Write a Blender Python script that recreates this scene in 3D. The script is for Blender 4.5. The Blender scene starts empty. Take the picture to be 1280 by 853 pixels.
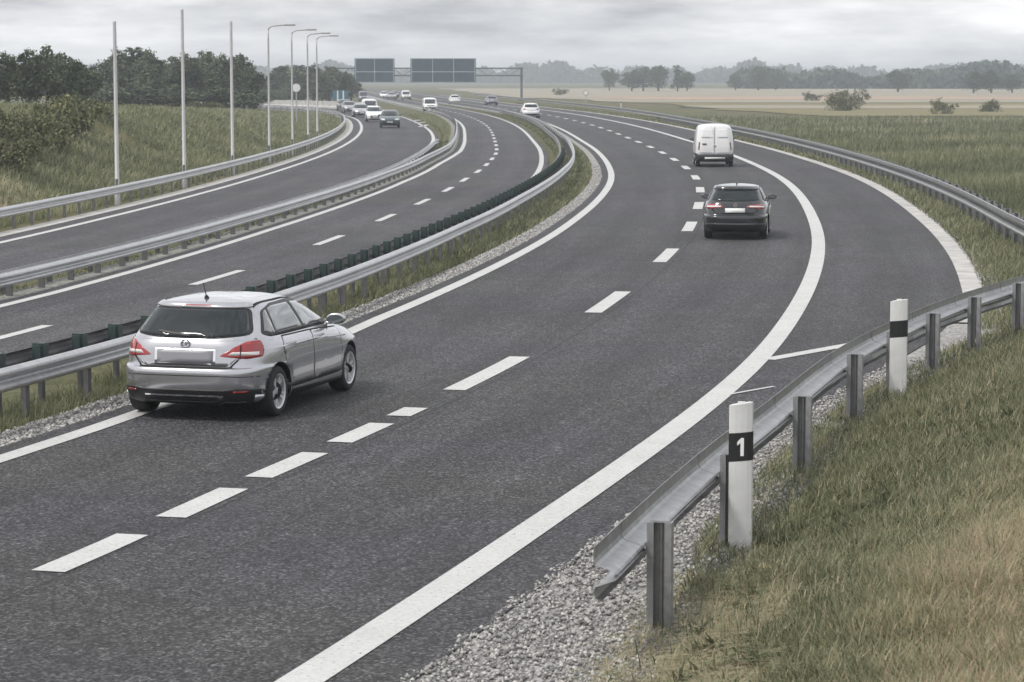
import bpy, bmesh, math, random
import numpy as np
from mathutils import Vector, Matrix
from mathutils.bvhtree import BVHTree

random.seed(7)
rng = np.random.default_rng(11)
PI = math.pi
S = bpy.context.scene
COL = S.collection

# ------------------------------------------------------------------ helpers
def link_mesh(name, me, mats, parent=None, smooth=False):
    o = bpy.data.objects.new(name, me)
    COL.objects.link(o)
    for m in (mats if isinstance(mats, (list, tuple)) else [mats]):
        me.materials.append(m)
    if smooth:
        me.polygons.foreach_set('use_smooth', [True] * len(me.polygons))
    if parent is not None:
        o.parent = parent
    return o

def from_bm(name, bm, mats, parent=None, smooth=False, normals=True):
    if normals:
        bmesh.ops.recalc_face_normals(bm, faces=bm.faces)
    me = bpy.data.meshes.new(name)
    bm.to_mesh(me)
    bm.free()
    return link_mesh(name, me, mats, parent, smooth)

def pydata(name, v, f, mats, parent=None, smooth=False):
    me = bpy.data.meshes.new(name)
    me.from_pydata([tuple(map(float, p)) for p in v], [], [tuple(map(int, q)) for q in f])
    me.update()
    return link_mesh(name, me, mats, parent, smooth)

def np_mesh(name, V, F, mats, parent=None, tint=None, smooth=False):
    """V (n,3), F (m,k) all faces with k corners, optional tint per vertex"""
    me = bpy.data.meshes.new(name)
    n, (m, k) = len(V), F.shape
    me.vertices.add(n)
    me.vertices.foreach_set('co', np.ascontiguousarray(V, dtype=np.float32).ravel())
    me.loops.add(m * k)
    me.loops.foreach_set('vertex_index', np.ascontiguousarray(F, dtype=np.int32).ravel())
    me.polygons.add(m)
    me.polygons.foreach_set('loop_start', np.arange(0, m * k, k, dtype=np.int32))
    me.polygons.foreach_set('loop_total', np.full(m, k, dtype=np.int32))
    if tint is not None:
        a = me.attributes.new('tint', 'FLOAT', 'POINT')
        a.data.foreach_set('value', np.ascontiguousarray(tint, dtype=np.float32))
    me.update(calc_edges=True)
    return link_mesh(name, me, mats, parent, smooth)

def tag(o, label=None, cat=None, group=None, kind=None):
    if label: o['label'] = label
    if cat: o['category'] = cat
    if group: o['group'] = group
    if kind: o['kind'] = kind
    return o

def thing(name, label, cat, loc=(0, 0, 0), rz=0, group=None):
    o = bpy.data.objects.new(name, None)
    o.empty_display_size = 0.3
    COL.objects.link(o)
    o.location = loc
    o.rotation_euler = (0, 0, rz)
    return tag(o, label, cat, group)

def copy_tree(o, parent=None):
    c = o.copy()
    COL.objects.link(c)
    c.parent = parent
    for ch in list(o.children):
        copy_tree(ch, c)
    return c

def bm_box(bm, c, s, rot=None):
    r = bmesh.ops.create_cube(bm, size=1)
    M = Matrix.Translation(c) @ (rot.to_4x4() if rot else Matrix.Identity(4)) @ Matrix.Diagonal((s[0], s[1], s[2], 1))
    bmesh.ops.transform(bm, matrix=M, verts=r['verts'])
    return r['verts']

def bm_tube(bm, pts, radii, seg=10, cap=True):
    rings = []
    for i, p in enumerate(pts):
        p = Vector(p)
        a = Vector(pts[max(i - 1, 0)]); b = Vector(pts[min(i + 1, len(pts) - 1)])
        t = (b - a).normalized()
        u = t.orthogonal().normalized() if abs(t.z) > .95 else Vector((-t.y, t.x, 0)).normalized()
        w = t.cross(u)
        r = radii[i] if isinstance(radii, (list, tuple)) else radii
        rings.append([bm.verts.new(p + (u * math.cos(2 * PI * k / seg) + w * math.sin(2 * PI * k / seg)) * r) for k in range(seg)])
    for A, B in zip(rings[:-1], rings[1:]):
        for k in range(seg):
            bm.faces.new((A[k], A[(k + 1) % seg], B[(k + 1) % seg], B[k]))
    if cap:
        bm.faces.new(rings[0][::-1]); bm.faces.new(rings[-1])

def pchip(xs, ys):
    xs = np.asarray(xs, float); ys = np.asarray(ys, float)
    h = np.diff(xs); d = np.diff(ys) / h
    m = np.zeros_like(ys)
    for i in range(1, len(xs) - 1):
        if d[i - 1] * d[i] > 0:
            w1 = 2 * h[i] + h[i - 1]; w2 = h[i] + 2 * h[i - 1]
            m[i] = (w1 + w2) / (w1 / d[i - 1] + w2 / d[i])
    m[0], m[-1] = d[0], d[-1]
    def f(x):
        x = np.asarray(x, float)
        i = np.clip(np.searchsorted(xs, x) - 1, 0, len(xs) - 2)
        t = (x - xs[i]) / h[i]
        lo = (x < xs[0]); hi = (x > xs[-1])
        y = ((1 + 2 * t) * (1 - t) ** 2 * ys[i] + t * (1 - t) ** 2 * h[i] * m[i]
             + t * t * (3 - 2 * t) * ys[i + 1] + t * t * (t - 1) * h[i] * m[i + 1])
        y = np.where(lo, ys[0] + (x - xs[0]) * m[0], y)
        return np.where(hi, ys[-1] + (x - xs[-1]) * m[-1], y)
    return f

def cspline(xs, ys):
    """natural cubic spline (smooth curvature)"""
    xs = np.asarray(xs, float); ys = np.asarray(ys, float); n = len(xs)
    h = np.diff(xs); A = np.eye(n); r = np.zeros(n)
    for i in range(1, n - 1):
        A[i, i - 1] = h[i - 1]; A[i, i] = 2 * (h[i - 1] + h[i]); A[i, i + 1] = h[i]
        r[i] = 6 * ((ys[i + 1] - ys[i]) / h[i] - (ys[i] - ys[i - 1]) / h[i - 1])
    M = np.linalg.solve(A, r)
    def f(x):
        x = np.clip(np.asarray(x, float), xs[0], xs[-1])
        i = np.clip(np.searchsorted(xs, x) - 1, 0, n - 2)
        a = (xs[i + 1] - x) / h[i]; b = (x - xs[i]) / h[i]
        return a * ys[i] + b * ys[i + 1] + ((a ** 3 - a) * M[i] + (b ** 3 - b) * M[i + 1]) * h[i] ** 2 / 6
    return f

def smooth01(t):
    t = np.clip(t, 0, 1)
    return t * t * (3 - 2 * t)

# ------------------------------------------------------------------ materials
def new_mat(name):
    m = bpy.data.materials.new(name)
    m.use_nodes = True
    nt = m.node_tree
    b = nt.nodes['Principled BSDF']
    return m, nt, b

def N(nt, t, **kw):
    n = nt.nodes.new(t)
    for k, v in kw.items():
        if k.startswith('i_'):
            n.inputs[k[2:].replace('_', ' ')].default_value = v
        else:
            setattr(n, k, v)
    return n

def ramp(nt, fac, stops):
    r = nt.nodes.new('ShaderNodeValToRGB')
    e = r.color_ramp.elements
    while len(e) < len(stops): e.new(0.5)
    for q, (p, c) in zip(e, stops):
        q.position = p
        q.color = (c[0], c[1], c[2], 1) if isinstance(c, (tuple, list)) else (c, c, c, 1)
    nt.links.new(fac, r.inputs['Fac'])
    return r.outputs['Color']

def coords(nt, kind='Object'):
    return nt.nodes.new('ShaderNodeTexCoord').outputs[kind]

def noise(nt, vec, scale, detail=4, rough=.55, dim='3D'):
    n = N(nt, 'ShaderNodeTexNoise', i_Scale=scale, i_Detail=detail, i_Roughness=rough)
    nt.links.new(vec, n.inputs['Vector'])
    return n.outputs['Fac']

def mixc(nt, fac, a, b, mode='MIX'):
    n = nt.nodes.new('ShaderNodeMix'); n.data_type = 'RGBA'; n.blend_type = mode
    for k, v in ((0, fac), (6, a), (7, b)):
        s = n.inputs[k]
        if isinstance(v, bpy.types.NodeSocket): nt.links.new(v, s)
        elif k == 0: s.default_value = v
        elif isinstance(v, (int, float)): s.default_value = (v, v, v, 1)
        else: s.default_value = (*v[:3], 1)
    return n.outputs[2]

def bump(nt, b, h, strength=.3, dist=.02):
    n = N(nt, 'ShaderNodeBump'); n.inputs['Strength'].default_value = strength; n.inputs['Distance'].default_value = dist
    nt.links.new(h, n.inputs['Height']); nt.links.new(n.outputs[0], b.inputs['Normal'])

def simple(name, col, rough=.5, metal=0, coat=0, var=.0, scale=6, spec=.5):
    m, nt, b = new_mat(name)
    b.inputs['Roughness'].default_value = rough
    b.inputs['Metallic'].default_value = metal
    b.inputs['Coat Weight'].default_value = coat
    b.inputs['Coat Roughness'].default_value = .04
    b.inputs['Specular IOR Level'].default_value = spec
    if var:
        n = noise(nt, coords(nt), scale, 5)
        c = ramp(nt, n, [(.3, tuple(x * (1 - var) for x in col)), (.7, tuple(min(1, x * (1 + var)) for x in col))])
        nt.links.new(c, b.inputs['Base Color'])
    else:
        b.inputs['Base Color'].default_value = (*col, 1)
    return m

def asphalt(name, base, tint=(1, 1, 1.04)):
    m, nt, b = new_mat(name)
    v = coords(nt)
    big = noise(nt, v, .09, 4, .6)
    mid = noise(nt, v, .9, 5, .65)
    vor = N(nt, 'ShaderNodeTexVoronoi', i_Scale=40.0)
    nt.links.new(v, vor.inputs['Vector'])
    fine = noise(nt, v, 60, 2, .7)
    hue = noise(nt, v, .16, 2, .5)
    ta = tuple(base * .80 * t for t in tint); tb = tuple(base * 1.2 * t for t in tint)
    c1 = ramp(nt, big, [(.32, ta), (.68, tb)])
    c1 = mixc(nt, ramp(nt, hue, [(.42, 0), (.6, 1)]), c1, mixc(nt, 1.0, c1, (1.02, .99, 1.10), 'MULTIPLY'))
    c2 = ramp(nt, mid, [(.3, .85), (.7, 1.13)])
    c = mixc(nt, 1.0, c1, c2, 'MULTIPLY')
    # lighter stone chips in the binder
    chips = ramp(nt, vor.outputs['Color'], [(.0, .15), (.42, .55), (.7, 1.25), (.9, 2.6), (1, 4.0)])
    c = mixc(nt, 1.0, c, chips, 'MULTIPLY')
    f2 = ramp(nt, fine, [(.3, .6), (.7, 1.4)])
    c = mixc(nt, .8, c, f2, 'MULTIPLY')
    # polished wheel tracks along the lanes
    la = N(nt, 'ShaderNodeAttribute', attribute_name='lat')
    m1 = N(nt, 'ShaderNodeMath', operation='MULTIPLY_ADD'); nt.links.new(la.outputs['Fac'], m1.inputs[0]); m1.inputs[1].default_value = 2 * PI / 1.86; m1.inputs[2].default_value = -2 * PI * 1.1 / 1.86
    m2 = N(nt, 'ShaderNodeMath', operation='COSINE'); nt.links.new(m1.outputs[0], m2.inputs[0])
    m3 = N(nt, 'ShaderNodeMath', operation='MULTIPLY'); nt.links.new(m2.outputs[0], m3.inputs[0])
    wob = noise(nt, v, .35, 3, .6); nt.links.new(ramp(nt, wob, [(.35, .15), (.65, 1)]), m3.inputs[1])
    m4 = N(nt, 'ShaderNodeMapRange'); m4.inputs['From Min'].default_value = -1; m4.inputs['To Min'].default_value = .84; m4.inputs['To Max'].default_value = 1.20
    nt.links.new(m3.outputs[0], m4.inputs['Value'])
    c = mixc(nt, 1.0, c, m4.outputs[0], 'MULTIPLY')
    # long streaks left by traffic, and the paver's joint beside the lane line
    sx = N(nt, 'ShaderNodeSeparateXYZ'); nt.links.new(v, sx.inputs[0])
    ys = N(nt, 'ShaderNodeMath', operation='MULTIPLY'); nt.links.new(sx.outputs['Y'], ys.inputs[0]); ys.inputs[1].default_value = .035
    cx = N(nt, 'ShaderNodeCombineXYZ'); nt.links.new(la.outputs['Fac'], cx.inputs['X']); nt.links.new(ys.outputs[0], cx.inputs['Y'])
    st = noise(nt, cx.outputs[0], 3.2, 6, .7)
    c = mixc(nt, 1.0, c, ramp(nt, st, [(.3, .80), (.5, 1.0), (.7, 1.22)]), 'MULTIPLY')
    j1 = N(nt, 'ShaderNodeMath', operation='SUBTRACT'); nt.links.new(la.outputs['Fac'], j1.inputs[0]); j1.inputs[1].default_value = 3.46
    j2 = N(nt, 'ShaderNodeMath', operation='ABSOLUTE'); nt.links.new(j1.outputs[0], j2.inputs[0])
    c = mixc(nt, 1.0, c, ramp(nt, j2.outputs[0], [(.012, .55), (.03, 1)]), 'MULTIPLY')
    nt.links.new(c, b.inputs['Base Color'])
    b.inputs['Roughness'].default_value = .8
    b.inputs['Specular IOR Level'].default_value = .35
    bump(nt, b, vor.outputs['Distance'], .5, .008)
    return m

def paint_mat():
    m, nt, b = new_mat('road_paint')
    v = coords(nt)
    n = noise(nt, v, 22, 6, .75)
    n2 = noise(nt, v, 1.2, 3, .6)
    c = ramp(nt, n, [(.33, (.10, .10, .10)), (.40, (.45, .45, .44)), (.7, (.58, .58, .57))])
    c = mixc(nt, .6, c, ramp(nt, n2, [(.3, .8), (.7, 1.0)]), 'MULTIPLY')
    nt.links.new(c, b.inputs['Base Color'])
    b.inputs['Roughness'].default_value = .65
    bump(nt, b, n, .3, .004)
    return m

def grass_mat(name, cols, trans=.35):
    m, nt, b = new_mat(name)
    a = N(nt, 'ShaderNodeAttribute', attribute_name='tint')
    c = ramp(nt, a.outputs['Fac'], cols)
    nt.links.new(c, b.inputs['Base Color'])
    b.inputs['Roughness'].default_value = .65
    b.inputs['Specular IOR Level'].default_value = .25
    out = nt.nodes['Material Output']
    tr = N(nt, 'ShaderNodeBsdfTranslucent'); nt.links.new(c, tr.inputs['Color'])
    mx = N(nt, 'ShaderNodeMixShader'); mx.inputs[0].default_value = trans
    nt.links.new(b.outputs[0], mx.inputs[1]); nt.links.new(tr.outputs[0], mx.inputs[2])
    nt.links.new(mx.outputs[0], out.inputs['Surface'])
    return m

def leaf_mat(name, dark, light):
    m, nt, b = new_mat(name)
    a = N(nt, 'ShaderNodeAttribute', attribute_name='tint')
    oi = N(nt, 'ShaderNodeObjectInfo')
    c = ramp(nt, a.outputs['Fac'], [(0, dark), (1, light)])
    hv = N(nt, 'ShaderNodeHueSaturation')
    mr = N(nt, 'ShaderNodeMapRange'); mr.inputs['To Min'].default_value = .75; mr.inputs['To Max'].default_value = 1.3
    nt.links.new(oi.outputs['Random'], mr.inputs['Value']); nt.links.new(mr.outputs[0], hv.inputs['Value'])
    nt.links.new(c, hv.inputs['Color'])
    nt.links.new(hv.outputs[0], b.inputs['Base Color'])
    b.inputs['Roughness'].default_value = .7
    b.inputs['Specular IOR Level'].default_value = .2
    return m

def gravel_mat(name, c0, c1, scale=18):
    m, nt, b = new_mat(name)
    v = coords(nt)
    vor = N(nt, 'ShaderNodeTexVoronoi', i_Scale=float(scale)); nt.links.new(v, vor.inputs['Vector'])
    n = noise(nt, v, 1.1, 4)
    c = ramp(nt, vor.outputs['Color'], [(.1, c0), (.9, c1)])
    c = mixc(nt, .7, c, ramp(nt, n, [(.3, .75), (.7, 1.1)]), 'MULTIPLY')
    nt.links.new(c, b.inputs['Base Color'])
    b.inputs['Roughness'].default_value = .9
    bump(nt, b, vor.outputs['Distance'], .8, .03)
    return m

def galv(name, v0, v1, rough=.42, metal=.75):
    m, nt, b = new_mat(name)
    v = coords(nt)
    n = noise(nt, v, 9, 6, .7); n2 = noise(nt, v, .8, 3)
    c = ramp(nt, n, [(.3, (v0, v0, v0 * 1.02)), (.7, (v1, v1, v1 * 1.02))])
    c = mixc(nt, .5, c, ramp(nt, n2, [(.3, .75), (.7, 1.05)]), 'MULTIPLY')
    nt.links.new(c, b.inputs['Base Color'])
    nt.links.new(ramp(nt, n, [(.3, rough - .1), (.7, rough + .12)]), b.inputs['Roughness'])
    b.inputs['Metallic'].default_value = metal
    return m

M_asph = asphalt('asphalt_main', .047, (1, .995, 1.01))
M_asphB = asphalt('asphalt_far_lanes', .055, (1.0, .99, 1.02))
M_paint = paint_mat()
M_galv = galv('galvanised_steel', .40, .62, .40, .8)
M_galvn = galv('dull_galvanised_steel', .24, .50, .42, .8)
M_galvb = galv('bright_galvanised_steel', .62, .78, .55, .35)
M_galvd = galv('shaded_galvanised_steel', .11, .20, .6, .4)  # darker copy of the galvanised steel, with the posts' shade put into its colour
M_post = galv('post_steel', .26, .42, .5, .6)
M_gravel = gravel_mat('gravel_pale', (.16, .155, .15), (.42, .41, .39))
M_gravelm = gravel_mat('gravel_median', (.13, .13, .12), (.30, .30, .27), 12)
M_conc = simple('concrete_strip', (.40, .39, .37), .85, var=.25, scale=1.5)
M_black = simple('black_plastic', (.012, .012, .013), .45)
M_seam = simple('panel_gap', (.004, .004, .004), .8)
M_tyre = simple('tyre_rubber', (.016, .016, .017), .8, var=.2, scale=20)
M_glass = simple('car_glass', (.010, .016, .019), .05, 0, 0, spec=.45)
M_glass_light = simple('side_window_glass', (.10, .115, .12), .03, 0, 1.0, spec=1.0)
M_rim = simple('alloy_rim', (.66, .66, .67), .4, .4)
M_chrome = simple('chrome_trim', (.78, .78, .80), .12, 1)
M_red = simple('red_lamp', (.30, .008, .010), .12, 0, 1)
M_clear = simple('clear_lamp', (.75, .72, .70), .12, 0, 1)
M_plate_grey = simple('blank_plate', (.26, .26, .28), .4)
M_plate_white = simple('white_plate', (.78, .78, .76), .4)
M_silver = simple('silver_paint', (.47, .47, .495), .22, .85, 1.0, var=.03, scale=2)
M_dark = simple('dark_grey_paint', (.018, .019, .022), .2, .3, 1.0)
M_white = simple('white_paint', (.72, .72, .72), .35, 0, .8, var=.03, scale=1.3)
M_white_plain = simple('white_car_paint', (.74, .74, .75), .3, 0, .8)
M_grey = simple('grey_car_paint', (.30, .31, .34), .3, .4, .8)
M_teal = simple('dark_teal_paint', (.03, .055, .065), .3, .3, .8)
M_purple = simple('mauve_grey_paint', (.22, .21, .27), .3, .3, .8)
M_delin = simple('delineator_white', (.62, .62, .61), .5, var=.08, scale=5)
M_digit = simple('white_digit', (.8, .8, .8), .5)
M_green = simple('green_spacer', (.035, .058, .054), .5, .2, var=.3, scale=3)
M_blue = simple('sign_blue', (.045, .072, .092), .5, var=.12, scale=1)
M_signline = simple('sign_white', (.45, .52, .56), .5)
M_bark = simple('bark', (.07, .055, .04), .9, var=.4, scale=4)
M_steelgrey = simple('grey_painted_steel', (.40, .40, .40), .5, .3, var=.1, scale=2)

# ------------------------------------------------------------------ road geometry (plan curves, metres; camera stands at the origin)
RY = [2, 8, 18.7, 24.7, 29.5, 37.6, 45.1, 60, 69.6, 78.4, 91.5, 107.3, 122.7, 139, 155, 171, 199, 233, 270, 305, 340, 383, 480, 593, 850, 1100]
RX = [-6.3, -4.5, -1.25, .43, 1.72, 3.66, 5.1, 7.42, 8.62, 9.53, 10.7, 11.75, 12.3, 12.55, 12.58, 12.4, 12.0, 11.1, 9.4, 7.1, 4.1, 0, -9, -19, -44, -75]
_R = cspline(RY, RX)
Ys = np.unique(np.concatenate([np.arange(2, 60, 1.0), np.arange(60, 240, 2.0), np.arange(240, 600, 5.0), np.arange(600, 1101, 20.0)]))
Rp = np.stack([_R(Ys), Ys], 1)
_sl = np.gradient(Rp[:, 0], Ys)
# smooth the slope a little so the offsets stay even
for _ in range(6):
    _sl[1:-1] = .25 * _sl[:-2] + .5 * _sl[1:-1] + .25 * _sl[2:]
NR = np.stack([-np.ones_like(_sl), _sl], 1); NR /= np.linalg.norm(NR, axis=1)[:, None]   # unit normal, to the left

def tab(*pairs):
    a = np.array(pairs, float)
    return lambda y: np.interp(y, a[:, 0], a[:, 1])

def off(o):
    """offset curve of the reference line, o metres to its left (a number or a table over Y)"""
    d = o(Ys) if callable(o) else np.full(len(Ys), float(o))
    return Rp + NR * d[:, None]

o_D = tab((0, 3.6), (22, 3.66), (26, 3.75), (2000, 3.75))
o_L = tab((0, 7.05), (29, 7.12), (44, 7.45), (84, 7.4), (120, 7.5), (2000, 7.5))
o_MF = tab((0, 8.2), (31, 8.28), (45, 8.5), (61, 8.95), (76, 9.15), (100, 9.3), (200, 9.2), (2000, 9.2))
o_MB = lambda y: o_MF(y) + .62
o_Br = 10.9
o_Bd = tab((0, 12.8), (55, 13.02), (78, 13.44), (107, 13.8), (144, 13.52), (200, 13.6), (2000, 13.6))
o_Bl = tab((0, 14.9), (48, 15.24), (70, 15.8), (104, 16.2), (127, 16.1), (148, 15.7), (171, 15.65), (200, 15.8), (2000, 15.8))
o_K = tab((0, .72), (24, .75), (30, 1.05), (36, 1.7), (42, 2.55), (48, 3.15), (60, 3.2), (2000, 3.2))
neg = lambda f: (lambda y: -f(y))
plus = lambda f, k: (lambda y: f(y) + k)

def cut(curve, y0, y1):
    m = (curve[:, 1] >= y0) & (curve[:, 1] <= y1)
    return curve[m]

def ribbon(name, A, B, z, mat, skirt=.0, parent=None):
    """sheet between two plan curves of equal length"""
    n = len(A)
    C = (A * .5 + B * .5)
    v = [(*a, z) for a in A] + [(*c, z) for c in C] + [(*b, z) for b in B]
    f = [(i, i + 1, n + i + 1, n + i) for i in range(n - 1)] + [(n + i, n + i + 1, 2 * n + i + 1, 2 * n + i) for i in range(n - 1)]
    if skirt:
        k = len(v)
        v += [(*a, z - skirt) for a in A] + [(*b, z - skirt) for b in B]
        f += [(i + 1, i, k + i, k + i + 1) for i in range(n - 1)] + [(2 * n + i, 2 * n + i + 1, k + n + i + 1, k + n + i) for i in range(n - 1)]
    bm = bmesh.new()
    vs = [bm.verts.new(p) for p in v]
    for q in f: bm.faces.new([vs[i] for i in q])
    bmesh.ops.recalc_face_normals(bm, faces=bm.faces)
    if sum(fc.normal.z for fc in bm.faces) < 0:
        bmesh.ops.reverse_faces(bm, faces=bm.faces)
    return tag(from_bm(name, bm, mat, parent, normals=False), kind='structure')

def resample(c, step):
    c = np.asarray(c, float)
    s = np.concatenate([[0], np.cumsum(np.linalg.norm(np.diff(c, axis=0), axis=1))])
    q = np.arange(0, s[-1], step) if not hasattr(step, '__len__') else np.asarray(step)
    return np.stack([np.interp(q, s, c[:, 0]), np.interp(q, s, c[:, 1])], 1)

def normals2(c):
    t = np.gradient(c, axis=0); t /= np.linalg.norm(t, axis=1)[:, None]
    return np.stack([-t[:, 1], t[:, 0]], 1)

def lateral(o, lat_a, lat_b):
    n = len(lat_a); a = np.concatenate([lat_a, (lat_a + lat_b) / 2, lat_b, lat_a, lat_b])
    t = o.data.attributes.new('lat', 'FLOAT', 'POINT'); t.data.foreach_set('value', np.asarray(a[:len(o.data.vertices)], dtype=np.float32))

def line_mark(name, c, w, z=.008):
    n = normals2(c)
    return ribbon(name, c + n * w / 2, c - n * w / 2, z, M_paint)

def dashes(name, c, spans, w, z=.008):
    """painted dashes of one lane line; spans are (Y start, Y end)"""
    v, f = [], []
    for y0, y1 in spans:
        yy = np.linspace(y0, y1, 5)
        q = np.stack([np.interp(yy, c[:, 1], c[:, 0]), yy], 1)
        n = normals2(q); k = len(v)
        for p, m in zip(q, n):
            v += [(*(p + m * w / 2), z), (*(p - m * w / 2), z)]
        for i in range(4):
            f.append((k + 2 * i, k + 2 * i + 1, k + 2 * i + 3, k + 2 * i + 2))
    return tag(pydata(name, v, f, M_paint), kind='structure')

# slip road on the far left with its own two edges
_al = np.array([(-20.5, 20), (-16, 47), (-13.7, 66.2), (-13.0, 75), (-12.2, 87.5), (-11.35, 107), (-10.9, 125), (-10.75, 145), (-11.1, 170), (-12.3, 202), (-14.7, 241), (-18.3, 280), (-25, 318), (-36, 350), (-60, 378), (-95, 392)])
_ar = np.array([(-16.8, 25), (-12.4, 50), (-11.2, 57), (-9.6, 67), (-8.3, 79), (-7.1, 91), (-6.3, 105), (-5.75, 122), (-5.4, 142), (-5.35, 165), (-5.9, 186), (-7.4, 216), (-9.7, 248), (-13.5, 290), (-20, 332), (-32, 368), (-56, 396), (-92, 410)])
def smooth_path(p, n=220):
    t = np.concatenate([[0], np.cumsum(np.linalg.norm(np.diff(p, axis=0), axis=1))])
    fx, fy = cspline(t, p[:, 0]), cspline(t, p[:, 1])
    q = np.linspace(0, t[-1], n)
    return np.stack([fx(q), fy(q)], 1)
AL, AR = smooth_path(_al), smooth_path(_ar)
nAL, nAR = normals2(AL), normals2(AR)

# near-side guardrail path (right)
_rail = np.array([(.79, 18.4), (1.96, 23.2), (3.14, 27.5), (4.32, 31.8), (5.65, 35.7), (7.4, 40.1), (9.1, 43.7), (10.9, 48), (12.05, 53), (12.65, 59.4), (13.95, 74), (15.25, 92), (16.35, 120), (16.75, 150), (16.5, 181), (15.45, 225), (13.4, 281), (11, 320), (7, 370), (-2, 480), (-12, 593)])
RAIL = smooth_path(_rail, 400)
rail_x = lambda y: np.interp(y, np.concatenate([[-40], RAIL[:, 1]]), np.concatenate([[.79 - 58.4 * .26], RAIL[:, 0]])) - .2
al_x = lambda y: np.interp(y, AL[:, 1], AL[:, 0])

# ------------------------------------------------------------------ terrain
def ground_z(x, y):
    x = np.asarray(x, float); y = np.asarray(y, float)
    z = np.full(np.broadcast(x, y).shape, -.06)
    # bank rising from the near guardrail towards the camera
    d = x - rail_x(y) - .55
    up = np.clip(d, 0, 30)
    h = np.where(up < 3.2, .27 * up, .864 + .2 * (up - 3.2))
    h = np.minimum(h, 2.6) * (1 - smooth01((y - 44) / 18))
    h = np.where(d > 0, h, 0)
    z = z + h
    # embankment beyond the slip road
    e = al_x(np.clip(y, 20, 345)) - x - 2.6
    crest = np.interp(y, [0, 60, 90, 130, 170, 210, 250, 300, 340], [4.3, 4.1, 3.55, 2.75, 2.1, 1.5, 1.0, .35, 0])
    z = z + crest * smooth01(e / np.where(y < 120, 11, 9)) * (y < 345)
    return z

def axis(lo, hi, near_lo, near_hi, step, growth):
    a = list(np.arange(near_lo, near_hi + .001, step)); s = step
    while a[-1] < hi: s *= growth; a.append(a[-1] + s)
    s = step
    while a[0] > lo: s *= growth; a.insert(0, a[0] - s)
    return np.array(a)
gx = axis(-5000, 5000, -45, 30, .6, 1.18)
gy = axis(-300, 7000, -4, 130, .9, 1.07)
GX, GY = np.meshgrid(gx, gy)
GZ = ground_z(GX, GY)
bumpy = (GZ > -.02)
GZ = GZ + bumpy * (.05 * np.sin(GX * 1.7 + GY * .6) * np.sin(GY * .9 - GX * .4))
V = np.stack([GX.ravel(), GY.ravel(), GZ.ravel()], 1)
nx, ny = len(gx), len(gy)
I = np.arange(nx * ny).reshape(ny, nx)
F = np.stack([I[:-1, :-1].ravel(), I[:-1, 1:].ravel(), I[1:, 1:].ravel(), I[1:, :-1].ravel()], 1)

def ground_mat():
    m, nt, b = new_mat('meadow_ground')
    v = coords(nt)
    n1 = noise(nt, v, .035, 5, .6); n2 = noise(nt, v, .5, 6, .65); n3 = noise(nt, v, 7, 4, .7)
    g = ramp(nt, n2, [(.3, (.070, .076, .042)), (.55, (.115, .120, .065)), (.75, (.18, .16, .10))])
    s = ramp(nt, n2, [(.3, (.085, .080, .042)), (.7, (.17, .15, .085))])
    c = mixc(nt, ramp(nt, n1, [(.46, 0), (.60, 1)]), g, s)
    c = mixc(nt, .7, c, ramp(nt, n3, [(.3, .55), (.7, 1.3)]), 'MULTIPLY')
    nt.links.new(c, b.inputs['Base Color'])
    b.inputs['Roughness'].default_value = .95
    b.inputs['Specular IOR Level'].default_value = .1
    bump(nt, b, n3, .8, .08)
    return m
M_ground = ground_mat()
tag(np_mesh('ground', V, F, M_ground, smooth=True), kind='structure')

def field_mat(name, a, b_):
    m, nt, b = new_mat(name)
    v = coords(nt)
    mp = N(nt, 'ShaderNodeMapping'); mp.inputs['Scale'].default_value = (.12, 1.0, 1); nt.links.new(v, mp.inputs['Vector'])
    n = noise(nt, mp.outputs[0], .16, 7, .7); n2 = noise(nt, v, 1.2, 4, .7)
    c = mixc(nt, .6, ramp(nt, n, [(.3, a), (.7, b_)]), ramp(nt, n2, [(.3, .7), (.7, 1.25)]), 'MULTIPLY')
    nt.links.new(c, b.inputs['Base Color']); b.inputs['Roughness'].default_value = .95
    b.inputs['Specular IOR Level'].default_value = .1
    return m
M_straw = field_mat('straw_field', (.20, .18, .135), (.36, .325, .26))
M_straw2 = field_mat('dry_meadow', (.13, .125, .065), (.24, .21, .12))
M_pink = field_mat('stubble_field', (.34, .24, .17), (.42, .31, .24))
M_olive = field_mat('olive_meadow', (.055, .065, .03), (.11, .11, .05))

def field(name, pts, z, mat):
    """an irregular sheet of farmland"""
    pts = np.array(pts, float); out = []
    for a, b in zip(pts, np.roll(pts, -1, 0)):
        k = 8
        for i in range(k):
            t = i / k; q = a * (1 - t) + b * t
            out.append(q + rng.normal(0, 1, 2) * np.array([2.0, 2.5]) * (i > 0))
    bm = bmesh.new()
    fc = bm.faces.new([bm.verts.new((p[0], p[1], z)) for p in out])
    if fc.normal.z < 0: fc.normal_flip()
    bmesh.ops.triangulate(bm, faces=[fc])
    return tag(from_bm(name, bm, mat), kind='structure')
field('field', [(36, 285), (250, 300), (420, 430), (22, 430)], .02, M_straw2)
field('field', [(22, 436), (430, 440), (520, 1000), (-30, 1000), (0, 560)], .03, M_straw)
field('field', [(24, 500), (190, 505), (205, 560), (20, 560)], .06, M_pink)
field('field', [(28, 355), (110, 350), (120, 385), (25, 388)], .05, M_straw)
field('field', [(60, 215), (160, 225), (170, 262), (60, 255)], .02, M_straw2)
field('field', [(-420, 520), (-70, 520), (-110, 900), (-420, 900)], .02, M_straw2)

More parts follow.
